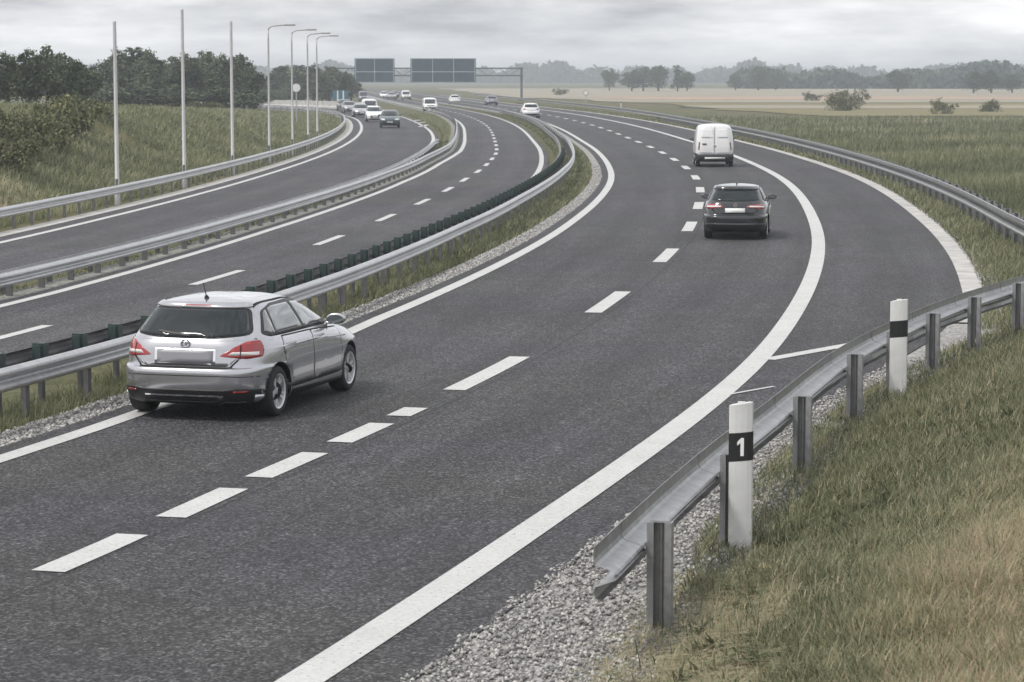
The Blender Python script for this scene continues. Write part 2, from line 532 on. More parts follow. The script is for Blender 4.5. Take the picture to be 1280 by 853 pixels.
# ------------------------------------------------------------------ roads and markings
ymax = 1090
lateral(ribbon('road', off(plus(o_L, .45)), off(neg(o_K)), 0, M_asph, .1), o_L(Ys) + .45, -o_K(Ys))
lateral(ribbon('road', off(plus(o_Bl, .40)), off(o_Br - .35), 0, M_asphB, .1), o_Bl(Ys) - 10.5, 0 * Ys - .75)
kA = np.linspace(0, 1, 220)
lateral(ribbon('road', AL + nAL * .75, AR - nAR * .35, -.004, M_asphB, .1), 0 * kA + 5.5, 0 * kA - .35)
# pale strips beside the carriageways
c1 = cut(off(lambda y: -(o_K(y) + .0)), 44, 640); c2 = cut(off(lambda y: -(o_K(y) + .42)), 44, 640)
n_ = min(len(c1), len(c2))
ribbon('kerb_strip', c1[-n_:], c2[-n_:], .012, M_conc, .1)
ribbon('gravel_strip', off(plus(o_L, .45)), off(lambda y: o_L(y) + .45 + np.interp(y, [0, 30, 50, 90, 140], [.55, .55, .5, .42, .35])), -.02, M_gravel, .06)
ribbon('gravel_strip', off(plus(o_Bl, .40)), off(plus(o_Bl, 1.1)), -.012, M_gravelm, .06)
ribbon('gravel_strip', AL + nAL * .75, AL + nAL * 1.35, -.015, M_conc, .06)
g1 = cut(off(lambda y: -o_K(y)), 8, 50); g2 = cut(off(lambda y: -(o_K(y) + np.interp(y, [8, 20, 30, 50], [1.9, 1.75, 1.35, .9]))), 8, 50)
n_ = min(len(g1), len(g2)); ribbon('gravel_strip', g1[:n_], g2[:n_], -.016, M_gravel, .06)

line_mark('road_marking', off(.03), .35)
line_mark('road_marking', off(o_L), .28)
line_mark('road_marking', off(o_Br), .24)
line_mark('road_marking', off(o_Bl), .24)
line_mark('road_marking', AL, .24)
m_ = AR[:, 1] > 50
line_mark('road_marking', AR[m_], .24, .010)
sp = [(21.85, 23.65), (24.6, 26.35), (27.1, 28.9), (29.75, 31.4), (32.1, 32.9), (34.8, 39.0), (46.4, 51.0), (59.2, 63.9), (71.2, 75.9)]
y_ = 83.3
while y_ < 420:
    sp.append((y_, y_ + 4.6)); y_ += 12.1
dashes('road_marking', off(o_D), [(10.4, 12.2), (13.2, 15), (16, 17.8), (18.8, 20.6)] + sp, .33)
sb = [(c - 2.0, c + 2.0) for c in (30, 42, 54.7, 67.3, 78.2, 88.2, 98.0, 107.3, 116.9, 126, 134.9, 144, 152.8)]
y_ = 162
while y_ < 420:
    sb.append((y_ - 2, y_ + 2)); y_ += 9.4
dashes('road_marking', off(o_Bd), sb, .22)
# hatching marks of the lay-by taper and gore nose
def bar(a, b, w):
    a, b = np.array(a, float), np.array(b, float); t = (b - a) / np.linalg.norm(b - a); n = np.array([-t[1], t[0]]) * w / 2
    return tag(pydata('road_marking', [(*p, .010) for p in (a + n, a - n, b - n, b + n)], [(0, 1, 2, 3)], M_paint), kind='structure')
bar((4.0, 38.6), (5.75, 41.0), .26)
bar((2.95, 34.2), (3.75, 35.2), .07)
bar((-9.3, 240), (-8.5, 246), .5); bar((-10.2, 252), (-9.5, 258), .5); bar((-8.2, 222), (-7.9, 232), .5)

# ------------------------------------------------------------------ guardrails
W_PROFILE = [(0, -.155), (.018, -.150), (.075, -.112), (.083, -.085), (.075, -.058), (.018, -.022), (.012, 0), (.018, .022), (.075, .058), (.083, .085), (.075, .112), (.018, .150), (0, .155)]
B_PROFILE = [(.12, -.20), (.165, -.18), (.18, -.125), (.16, -.09), (.014, -.035), (0, -.022), (.020, -.012), (.020, .004), (0, .014), (.012, .030), (.140, .070), (.166, .088), (.178, .12), (.178, .215), (.160, .232)]
def beam_mesh(name, c, zc, side, parent, mat, scale=1.0, lift=0, W_PROFILE=W_PROFILE):
    """W-section beam along plan curve c; side=+1 bulges to the left of travel, -1 to the right"""
    n = normals2(c) * side
    prof = [(a * scale + .003, b * scale) for a, b in W_PROFILE] + [(a * scale - .003, b * scale) for a, b in reversed(W_PROFILE)]
    k = len(prof); v, f = [], []
    for p, m in zip(c, n):
        v += [(p[0] + m[0] * (a + lift), p[1] + m[1] * (a + lift), zc + b) for a, b in prof]
    for i in range(len(c) - 1):
        for j in range(k):
            f.append((i * k + j, i * k + (j + 1) % k, (i + 1) * k + (j + 1) % k, (i + 1) * k + j))
    bm = bmesh.new(); vs = [bm.verts.new(p) for p in v]
    for q in f: bm.faces.new([vs[i] for i in q])
    for e in (0, (len(c) - 1) * k):          # end faces, quad by quad
        for j in range(k // 2 - 1):
            bm.faces.new((vs[e + j], vs[e + j + 1], vs[e + k - 2 - j], vs[e + k - 1 - j]))
    return from_bm(name, bm, mat, parent)

def c_post(h, w=.12, d=.07, t=.006, lip=.028):
    """open C-section steel post, standing on z=0"""
    out = [(-w / 2, d / 2 ), (-w / 2, -d / 2), (w / 2, -d / 2), (w / 2, d / 2), (w / 2 - lip, d / 2), (w / 2 - lip, d / 2 - t), (w / 2 - t, d / 2 - t),
           (w / 2 - t, -d / 2 + t), (.018, -d / 2 + t), (.012, -d / 2 + .022), (-.012, -d / 2 + .022), (-.018, -d / 2 + t), (-w / 2 + t, -d / 2 + t), (-w / 2 + t, d / 2 - t), (-w / 2 + lip, d / 2 - t), (-w / 2 + lip, d / 2)]
    bm = bmesh.new()
    lo = [bm.verts.new((x, y, -.15)) for x, y in out]; hi = [bm.verts.new((x, y, h)) for x, y in out]
    for i in range(len(out)):
        j = (i + 1) % len(out); bm.faces.new((lo[i], lo[j], hi[j], hi[i]))
    bmesh.ops.triangulate(bm, faces=[bm.faces.new(hi)])
    return bm

def set_posts(root, proto, c, dist, z=0, limit=100, rest_mat=None, side=1, gap=.1, turn=0):
    """copies of a post (part) every so often along the curve; the ones past the limit form one stuff part"""
    q = resample(c, dist); n = normals2(q)
    left = []
    for i, (p, m) in enumerate(zip(q, n)):
        a = math.atan2(m[1], m[0]) - PI / 2 + (0 if side < 0 else PI) + turn
        pos = (p[0] - m[0] * gap * side, p[1] - m[1] * gap * side, z)
        if i < limit:
            o = proto if i == 0 else proto.copy()
            if i: COL.objects.link(o)
            o.parent = root; o.location = pos; o.rotation_euler = (0, 0, a)
        else:
            left.append((pos, a))
    if left:
        bm = bmesh.new()
        for pos, a in left:
            bm_box(bm, (pos[0], pos[1], pos[2] + .3), (.1, .06, .6), Matrix.Rotation(a, 3, 'Z'))
        o = from_bm('post', bm, rest_mat or M_galvd, root); tag(o, kind='stuff')

def fine(c, y0, y1, near=.5, far=3.0, ysw=110):
    a = resample(c[(c[:, 1] >= y0) & (c[:, 1] <= min(ysw, y1))], near)
    if y1 > ysw:
        b = resample(c[(c[:, 1] > ysw) & (c[:, 1] <= y1)], far); a = np.concatenate([a, b[1:]])
    return a

# 1. rail beside the near shoulder and on along the bend
r1 = thing('guardrail', 'galvanised guardrail along the right verge, starting with an open end beside the numbered white post', 'guardrail')
c = fine(RAIL, 18.3, 560, .4, 3)
beam_mesh('beam', c, .66, 1, r1, M_galvn, 1, 0, B_PROFILE)
pm = from_bm('post', c_post(.88, .20, .11, .010, .055), M_post, None)
s_first = 4.05
near = RAIL[RAIL[:, 1] < 300]
S1 = [1.27, 4.95, 9.4, 13.8, 16.8, 19.7, 22.7, 25.7, 28.8, 32, 36, 40, 44, 46.7]
s = S1 + list(np.arange(48.7, 236, 2.15))
set_posts(r1, pm, near, s, -.02, 100, M_galvd, 1, .112, PI * 1.5)
bolt_bm = bmesh.new()
sm = None
for i, d_ in enumerate(S1):
    q = resample(near, [d_ - .17, d_ - .08, d_ + .01, d_ + .10, d_ + .19])
    beam_mesh('splice_sleeve', q, .66, 1, r1, M_galvn, 1.01, -.006, B_PROFILE)
    p = q[2]; m = normals2(q)[2]; a = math.atan2(m[1], m[0])
    bm = bmesh.new()
    for zz in (.0,):
        for tt in (-.14, .14):
            r = bmesh.ops.create_cone(bm, cap_ends=True, segments=6, radius1=.022, radius2=.018, depth=.026)
            bmesh.ops.transform(bm, matrix=Matrix.Translation((-.012, tt, zz)) @ Matrix.Rotation(PI / 2, 4, 'Y'), verts=r['verts'])
    o = from_bm('bolt', bm, M_galvd, r1); o.location = (p[0] + m[0] * .004, p[1] + m[1] * .004, .66); o.rotation_euler = (0, 0, a)

# 2. rail on the median, facing the near carriageway
r2 = thing('guardrail', 'guardrail on the grass median beside the silver hatchback, bare steel posts under its bright beam', 'guardrail')
mf = fine(off(o_MF), 8, 560, .7, 3)
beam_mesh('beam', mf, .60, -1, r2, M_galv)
pm = from_bm('post', c_post(.68), M_galvd, None)
s = list(np.arange(.5, 150, 2.0)) + list(np.arange(152, 250, 4.0))
set_posts(r2, pm, mf[mf[:, 1] < 300], s, -.04, 100, M_galvd, -1, .12)

# 3. rail on the median, facing the oncoming carriageway, with green spacers on its post heads
r3 = thing('guardrail', 'guardrail on the median with dark green spacer blocks capping its posts, facing the oncoming lanes', 'guardrail')
mb = fine(off(o_MB), 8, 560, .7, 3)
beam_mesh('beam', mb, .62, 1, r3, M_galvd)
bm = bmesh.new()
bm_box(bm, (0, 0, .33), (.10, .07, .70)); bmesh.ops.bevel(bm, geom=bm.edges[:], offset=.008, segments=1, affect='EDGES')
pm = from_bm('post', bm, M_galvd, None)
s = list(np.arange(.5, 120, 1.33))
mbn = mb[mb[:, 1] < 300]
set_posts(r3, pm, mbn, s, -.05, 100, M_galvd, 1, .13)
bm = bmesh.new()
bm_box(bm, (0, 0, .70), (.25, .14, .26)); bmesh.ops.bevel(bm, geom=bm.edges[:], offset=.02, segments=2, affect='EDGES')
bm_box(bm, (.08, 0, .70), (.03, .16, .28))
pm = from_bm('spacer_block', bm, M_green, None)
set_posts(r3, pm, mbn, s, .0, 100, M_green, 1, .13)

# 4. double sided rail between the oncoming carriageway and the slip road
r4 = thing('guardrail', 'double sided guardrail between the oncoming lanes and the slip road, curling round the grass island', 'guardrail')
o_AB = tab((0, 15.6), (48, 15.95), (70, 16.5), (104, 16.9), (127, 16.8), (148, 16.4), (171, 16.35), (200, 16.5), (250, 16.5), (2000, 16.5))
ab = fine(off(o_AB), 18, 560, .9, 3)
beam_mesh('beam', ab, .34, -1, r4, M_galv, .9, .05)
bm = bmesh.new(); bm_box(bm, (0, 0, .18), (.09, .12, .40))
pm = from_bm('post', bm, M_galvd, None)
set_posts(r4, pm, ab[ab[:, 1] < 330], list(np.arange(.5, 200, 2.0)) + list(np.arange(202, 300, 4)), -.04, 100, M_galvd, 1, 0)

r6 = thing('guardrail', 'low guardrail along the slip road, its end sloping into the ground by the grass island', 'guardrail')
q = off(lambda y: o_AB(y) + .42)
q = fine(q, 30, 176, .9, 1.5)
qa = AR - nAR * .45
xa = np.interp(q[:, 1], qa[:, 1], qa[:, 0])
q[:, 0] += (xa - q[:, 0]) * smooth01((q[:, 1] - 80) / 80)
zz = np.interp(q[:, 1], [40, 60, 160, 176], [.29, .29, .33, .0])
ob = beam_mesh('beam', q, 0, 1, r6, M_galvb, .95)
kk = len(W_PROFILE) * 2
for i, vv in enumerate(ob.data.vertices): vv.co.z += zz[min(i // kk, len(zz) - 1)]
bm = bmesh.new(); bm_box(bm, (0, 0, .12), (.09, .10, .34))
pm = from_bm('post', bm, M_galvd, None)
set_posts(r6, pm, q[q[:, 1] < 158], 3.0, -.04, 100, M_galvd, 1, .08)

# 5. rail along the outside of the slip road, below the embankment
r5 = thing('guardrail', 'guardrail at the foot of the grassy embankment, below the lamp posts', 'guardrail')
al = fine(AL + nAL * 1.55, 30, 372, .9, 2.5, 160)
beam_mesh('beam', al, .50, -1, r5, M_galv)
bm = bmesh.new(); bm_box(bm, (0, 0, .3), (.10, .07, .62))
pm = from_bm('post', bm, M_galvd, None)
set_posts(r5, pm, al, list(np.arange(.5, 190, 2.0)) + list(np.arange(192, 330, 4)), -.05, 100, M_galvd, -1, .08)

# pale concrete parapet on the outside of the slip road where it turns away
pp = AR - nAR * 1.6
pp = resample(pp[(pp[:, 1] > 338) & (pp[:, 0] > -62)], 2.0)
n = normals2(pp); v = []; f = []
prof = [(-.3, -.1), (-.3, .15), (-.12, .35), (-.09, 1.0), (.09, 1.0), (.12, .35), (.3, .15), (.3, -.1)]
for p, m in zip(pp, n): v += [(p[0] + m[0] * a, p[1] + m[1] * a, b) for a, b in prof]
for i in range(len(pp) - 1):
    for j in range(7): f.append((i * 8 + j, i * 8 + j + 1, i * 8 + 8 + j + 1, i * 8 + 8 + j))
f += [tuple(range(8)), tuple(range(len(v) - 8, len(v)))]
bm = bmesh.new(); vs = [bm.verts.new(p) for p in v]
for q in f: bm.faces.new([vs[i] for i in q])
tag(from_bm('concrete_barrier', bm, M_conc), 'pale concrete barrier where the slip road bends away behind the embankment', 'barrier')

# ------------------------------------------------------------------ delineators, lamps, gantry, signs
def delineator(label, x, y, z, h, w, b0, b1, rz, digit):
    t = thing('delineator_post', label, 'road marker', (x, y, z), rz, 'white delineator posts by the rail')
    sec = [(-w / 2, .0), (-w / 2 + .012, -.022), (-w * .25, -.034), (0, -.038), (w * .25, -.034), (w / 2 - .012, -.022), (w / 2, 0), (w / 2 - .03, .06), (0, .085), (-w / 2 + .03, .06)]
    def shell(z0, z1, slope, grow, nm, mat):
        bm = bmesh.new()
        lo = [bm.verts.new((a * (1 + grow), b * (1 + grow) - .0005 * grow, z0 + slope[0] * a)) for a, b in sec]
        hi = [bm.verts.new((a * (1 + grow), b * (1 + grow), z1 + slope[1] * a)) for a, b in sec]
        for i in range(len(sec)):
            j = (i + 1) % len(sec); bm.faces.new((lo[i], lo[j], hi[j], hi[i]))
        bm.faces.new(hi); bm.faces.new(lo[::-1])
        return from_bm(nm, bm, mat, t)
    shell(-.15, h, (0, .16), 0, 'post_body', M_delin)
    band = shell(b0, b1, (.10, .10), .03, 'black_band', M_black)
    bm = bmesh.new(); bm_box(bm, (0, .035, h + .005), (w * .3, .03, .02)); from_bm('cap', bm, M_delin, t)
    if digit:
        c = (b0 + b1) / 2; bm = bmesh.new(); s = .085
        out = [(-.010, -s), (.022, -s), (.022, s), (-.004, s), (-.040, s - .038), (-.040, s - .072), (-.010, s - .048)]
        lo = [bm.verts.new((a + .005, -.0425, c + b)) for a, b in out]; hi = [bm.verts.new((a + .005, -.036, c + b)) for a, b in out]
        for i in range(len(out)):
            j = (i + 1) % len(out); bm.faces.new((lo[i], lo[j], hi[j], hi[i]))
        bm.faces.new(lo)
        from_bm('digit', bm, M_digit, band)
    return t
delineator('white marker post with a black band reading 1, near the guardrail end', 2.15, 23.05, .04, 1.32, .225, .78, 1.05, -.10, True)
delineator('white marker post with a plain black band, farther along the guardrail', 5.33, 34.0, .08, 1.27, .24, .76, .99, -.17, False)

def far_post(x, y):
    bm = bmesh.new(); bm_box(bm, (0, 0, .55), (.16, .10, 1.2)); bmesh.ops.bevel(bm, geom=bm.edges[:], offset=.03, segments=2, affect='EDGES')
    t = thing('delineator_post', 'tiny white marker post on the far verge, beyond the end of the white van', 'road marker', (x, y, 0))
    from_bm('post_body', bm, M_delin, t)
    bm = bmesh.new(); bm_box(bm, (0, 0, .9), (.18, .12, .16)); from_bm('black_band', bm, M_black, t)
far_post(15.4, 352)

lamp_labels = ['nearest of the lamp posts with arms, standing in the gap between the tree groups', 'second lamp post with an arm, beside the small round sign',
               'third lamp post with an arm, last but one of the row', 'last lamp post of the row, nearest the bend']
def lamp_post():
    t = thing('street_lamp', lamp_labels[0], 'lamp post', group='lamp posts along the slip road')
    bm = bmesh.new(); bm_tube(bm, [(0, 0, -.6), (0, 0, .5), (0, 0, .52), (0, 0, 6.4), (0, 0, 7.0)], [.085, .085, .065, .045, .04], 10)
    from_bm('pole', bm, M_steelgrey, t, True)
    bm = bmesh.new(); bm_tube(bm, [(0, 0, 6.9), (.05, 0, 7.02), (.22, 0, 7.12), (.9, 0, 7.17)], [.04, .036, .034, .03], 8)
    a = from_bm('arm', bm, M_steelgrey, t, True)
    bm = bmesh.new(); bm_box(bm, (1.15, 0, 7.17), (.62, .20, .09)); bmesh.ops.bevel(bm, geom=bm.edges[:], offset=.03, segments=2, affect='EDGES')
    from_bm('lamp_head', bm, M_steelgrey, a)
    bm = bmesh.new(); bm_box(bm, (.0, -.075, .75), (.09, .02, .35)); from_bm('service_hatch', bm, M_galvd, t)
    return t
lp = lamp_post()
for i, (px, Y) in enumerate([(337.5, 130), (366.5, 143), (386, 154.5), (397.5, 164)]):
    x = (px - 640) / 3100 * Y
    o = lp if i == 0 else copy_tree(lp)
    z0 = float(ground_z(x, Y))
    o.location = (x, Y, z0); o.rotation_euler = (0, 0, -.12 + .02 * i); o['label'] = lamp_labels[i]
masts = []
for i, (px, Y, top, lab) in enumerate([(147, 87, 6.35, 'nearest and thickest of the plain grey masts standing behind the embankment rail'), (231, 101, 7.15, 'middle one of the three plain grey masts, in front of the tallest trees'),
                                       (291.5, 113.6, 6.95, 'plain grey mast farthest from the camera, before the right end of the tall trees')]):
    x = (px - 640) / 3100 * Y; z0 = float(ground_z(x, Y))
    t = thing('lighting_mast', lab, 'mast', (x, Y, z0), 0, 'plain masts along the slip road')
    bm = bmesh.new(); bm_tube(bm, [(0, 0, -.6), (0, 0, .5), (0, 0, .52), (0, 0, top - z0 - .05), (0, 0, top - z0)], [.10, .10, .078, .058, .045], 12); from_bm('pole', bm, M_steelgrey, t, True)
    bm = bmesh.new(); bm_box(bm, (.0, -.09, .75), (.09, .02, .35)); from_bm('service_hatch', bm, M_galvd, t)

M_gantry = simple('gantry_steel', (.13, .14, .15), .5, .3)
g = thing('sign_gantry', 'sign gantry on a grey steel truss carrying two blue panels over the far carriageway', 'gantry', (1.8, 470, 0))
bm = bmesh.new(); bm_box(bm, (0, 0, 3.1), (.45, .45, 6.4)); bm_box(bm, (0, 0, .1), (1.0, 1.0, .5)); from_bm('upright', bm, M_gantry, g)
bm = bmesh.new(); bm_box(bm, (-36.5, 0, 3.1), (.45, .45, 6.4)); bm_box(bm, (-36.5, 0, .1), (1.0, 1.0, .5)); from_bm('upright', bm, M_gantry, g)
bm = bmesh.new()
for zz in (4.75, 6.1):
    for yy in (-.4, .4): bm_box(bm, (-18.2, yy, zz), (36.9, .22, .26))
for i in range(19):
    x0 = -.3 - i * 2; s_ = 1 if i % 2 else -1
    for yy in (-.4, .4):
        bm_tube(bm, [(x0, yy, 5.42 - s_ * .67), (x0 - 2 if i < 18 else x0, yy, 5.42 + s_ * .67)], .05, 6)
from_bm('truss', bm, M_gantry, g)
for x0, x1, ncol in ((-31.4, -23.9, 2), (-20.9, -8.6, 3)):
    bm = bmesh.new(); bm_box(bm, ((x0 + x1) / 2, -.62, 5.7), (x1 - x0, .12, 4.6)); bmesh.ops.bevel(bm, geom=bm.edges[:], offset=.03, segments=1, affect='EDGES')
    p = from_bm('sign_panel', bm, M_blue, g)
    bm = bmesh.new()
    for zz in (3.48, 5.45, 7.92): bm_box(bm, ((x0 + x1) / 2, -.69, zz), (x1 - x0 - .3, .02, .10))
    for i in range(ncol + 1):
        bm_box(bm, (x0 + .2 + (x1 - x0 - .4) * i / ncol, -.692, 5.7), (.09, .02, 4.36))
    from_bm('panel_border', bm, M_signline, p)

def post_sign(name, label, x, y, h, kind):
    t = thing(name, label, 'road sign', (x, y, 0))
    bm = bmesh.new(); bm_tube(bm, [(0, 0, -.1), (0, 0, h)], .05, 8); from_bm('pole', bm, M_steelgrey, t)
    bm = bmesh.new()
    if kind == 'round':
        r = bmesh.ops.create_cone(bm, cap_ends=True, segments=28, radius1=.42, radius2=.42, depth=.05)
        bmesh.ops.transform(bm, matrix=Matrix.Translation((0, -.07, h - .4)) @ Matrix.Rotation(PI / 2, 4, 'X'), verts=bm.verts)
        f = from_bm('sign_face', bm, simple('sign_rim', (.25, .22, .22), .5), t)
        bm = bmesh.new()
        bmesh.ops.create_cone(bm, cap_ends=True, segments=28, radius1=.34, radius2=.34, depth=.02)
        bmesh.ops.transform(bm, matrix=Matrix.Translation((0, -.105, h - .4)) @ Matrix.Rotation(PI / 2, 4, 'X'), verts=bm.verts)
        from_bm('white_centre', bm, M_white_plain, f)
    else:
        for k in range(3):
            bm_box(bm, (-.85 + k * .85, -.07, h - .8), (.62, .05, 1.5))
        f = from_bm('sign_face', bm, simple('sign_bright_blue', (.05, .13, .20), .5), t)
        bm = bmesh.new()
        for k in range(2): bm_box(bm, (-.425 + k * .85, -.06, h - .8), (.21, .04, 1.5))
        from_bm('white_stripe', bm, M_white_plain, f)
    return t
post_sign('round_sign', 'small round sign on a post beside the right carriageway, far past the white van', 12.0, 405, 2.3, 'round')
post_sign('round_sign', 'small round sign on a post above the embankment, next to the second curved lamp post', -18.6, 215, 3.9, 'round')
post_sign('chevron_sign', 'blue and white striped bend sign at the end of the concrete barrier', -25.6, 372, 2.5, 'bars')

# ------------------------------------------------------------------ vehicles
HATCH = [  # rear x, rear z, front x, front z, half width, squareness
    (.34, .19, 3.93, .19, .78, 5), (.14, .22, 4.10, .21, .85, 5), (.05, .30, 4.19, .30, .878, 5.2), (.0, .48, 4.245, .50, .885, 5.2),
    (.002, .60, 4.24, .60, .888, 5.2), (.02, .655, 4.21, .65, .887, 5.2), (.075, .685, 4.17, .70, .884, 5.2), (.095, .80, 4.06, .755, .878, 5.0),
    (.115, .93, 3.85, .85, .866, 4.6), (.150, 1.00, 3.32, .965, .835, 4.4), (.25, 1.11, 2.98, 1.09, .78, 4.2),
    (.42, 1.28, 2.58, 1.27, .69, 4.0), (.545, 1.385, 2.24, 1.39, .617, 3.9), (.60, 1.425, 2.06, 1.435, .56, 3.7),
    (.76, 1.458, 1.94, 1.466, .44, 3.3), (.95, 1.482, 1.75, 1.487, .25, 3.0)]
VAN = [(.2, .25, 4.75, .25, .84, 7), (.03, .36, 4.88, .36, .93, 8), (0, .50, 4.9, .52, .95, 8), (.0, .58, 4.9, .6, .95, 8), (.06, .63, 4.88, .68, .95, 8), (.065, .95, 4.75, .92, .955, 8),
       (.08, 1.15, 4.25, 1.10, .95, 7), (.12, 1.45, 3.75, 1.45, .915, 7), (.18, 1.75, 3.25, 1.75, .865, 7), (.23, 1.95, 2.95, 1.95, .80, 6), (.27, 2.03, 2.8, 2.03, .72, 5), (.5, 2.085, 2.6, 2.08, .5, 4), (1.0, 2.10, 2.2, 2.10, .25, 4)]

def body_mesh(rows, sub, npt, axles, wr, arch_w):
    rows = np.array(rows, float); s = np.arange(len(rows))
    q = np.linspace(0, len(rows) - 1, (len(rows) - 1) * sub + 1)
    R_ = np.stack([pchip(s, rows[:, k])(q) for k in range(6)], 1)
    v, f = [], []
    for xr, zr, xf, zf, w, n in R_:
        a = (xf - xr) / 2; cx = (xf + xr) / 2
        th = np.linspace(0, PI / 2, 400); X = a * np.cos(th) ** (2 / n); Y = w * np.sin(th) ** (2 / n)
        d = np.concatenate([[0], np.cumsum(np.hypot(np.diff(X), np.diff(Y)))]); k = npt // 4
        u = np.interp(np.linspace(0, d[-1], k + 1), d, np.arange(400))
        X, Y = np.interp(u, np.arange(400), X), np.interp(u, np.arange(400), Y)
        Y[0] = 0; X[-1] = 0
        xs = np.concatenate([-X[:-1], X[::-1][:-1], X[:-1], -X[::-1][:-1]]); ys = np.concatenate([-Y[:-1], -Y[::-1][:-1], Y[:-1], Y[::-1][:-1]])
        for x, y in zip(xs, ys):
            t = (x + a) / (2 * a)
            v.append((cx + x, y, zr + (zf - zr) * t))
    M_ = len(R_); P = npt
    for i in range(M_ - 1):
        for j in range(P): f.append((i * P + j, i * P + (j + 1) % P, (i + 1) * P + (j + 1) % P, (i + 1) * P + j))
    bm = bmesh.new(); vs = [bm.verts.new(p) for p in v]
    for q_ in f: bm.faces.new([vs[i] for i in q_])
    for base, sgn in ((0, -1), ((M_ - 1) * P, 1)):
        ring = vs[base:base + P]; c = bm.verts.new(sum((r.co for r in ring), Vector()) / P)
        for j in range(P):
            bm.faces.new((ring[j], ring[(j + 1) % P], c) if sgn > 0 else (ring[(j + 1) % P], ring[j], c))
    bmesh.ops.recalc_face_normals(bm, faces=bm.faces)
    me = bpy.data.meshes.new('body'); bm.to_mesh(me); bm.free()
    return me

def cut_arches(me, mats, axles, r, zc, inner):
    o = link_mesh('body', me, mats)
    cutters = []
    for ax in axles:
        for sd in (-1, 1):
            bm = bmesh.new()
            bmesh.ops.create_cone(bm, cap_ends=True, segments=40, radius1=r, radius2=r, depth=.8)
            bmesh.ops.transform(bm, matrix=Matrix.Translation((ax, sd * (inner + .4), zc)) @ Matrix.Rotation(PI / 2, 4, 'X'), verts=bm.verts)
            cme = bpy.data.meshes.new('c'); bm.to_mesh(cme); bm.free()
            co = bpy.data.objects.new('c', cme); COL.objects.link(co); cutters.append(co)
            md = o.modifiers.new('b', 'BOOLEAN'); md.operation = 'DIFFERENCE'; md.object = co; md.solver = 'EXACT'
    bpy.context.view_layer.update()
    dg = bpy.context.evaluated_depsgraph_get()
    new = bpy.data.meshes.new_from_object(o.evaluated_get(dg), depsgraph=dg)
    o.modifiers.clear(); o.data = new; new.name = 'body'
    for co in cutters:
        cm = co.data; bpy.data.objects.remove(co); bpy.data.meshes.remove(cm)
    if len(new.materials) == 0:
        for m in mats: new.materials.append(m)
    for p in new.polygons:
        c = p.center; p.use_smooth = True; p.material_index = 0
        for ax in axles:
            if abs(c.y) > inner - .02 and math.hypot(c.x - ax, c.z - zc) < r + .003 and (abs(p.normal.y) < .3 or abs(abs(c.y) - inner) < .02):
                p.material_index = 1; p.use_smooth = False
        if c.z < .23 and p.normal.z < -.5: p.material_index = 1
    return o

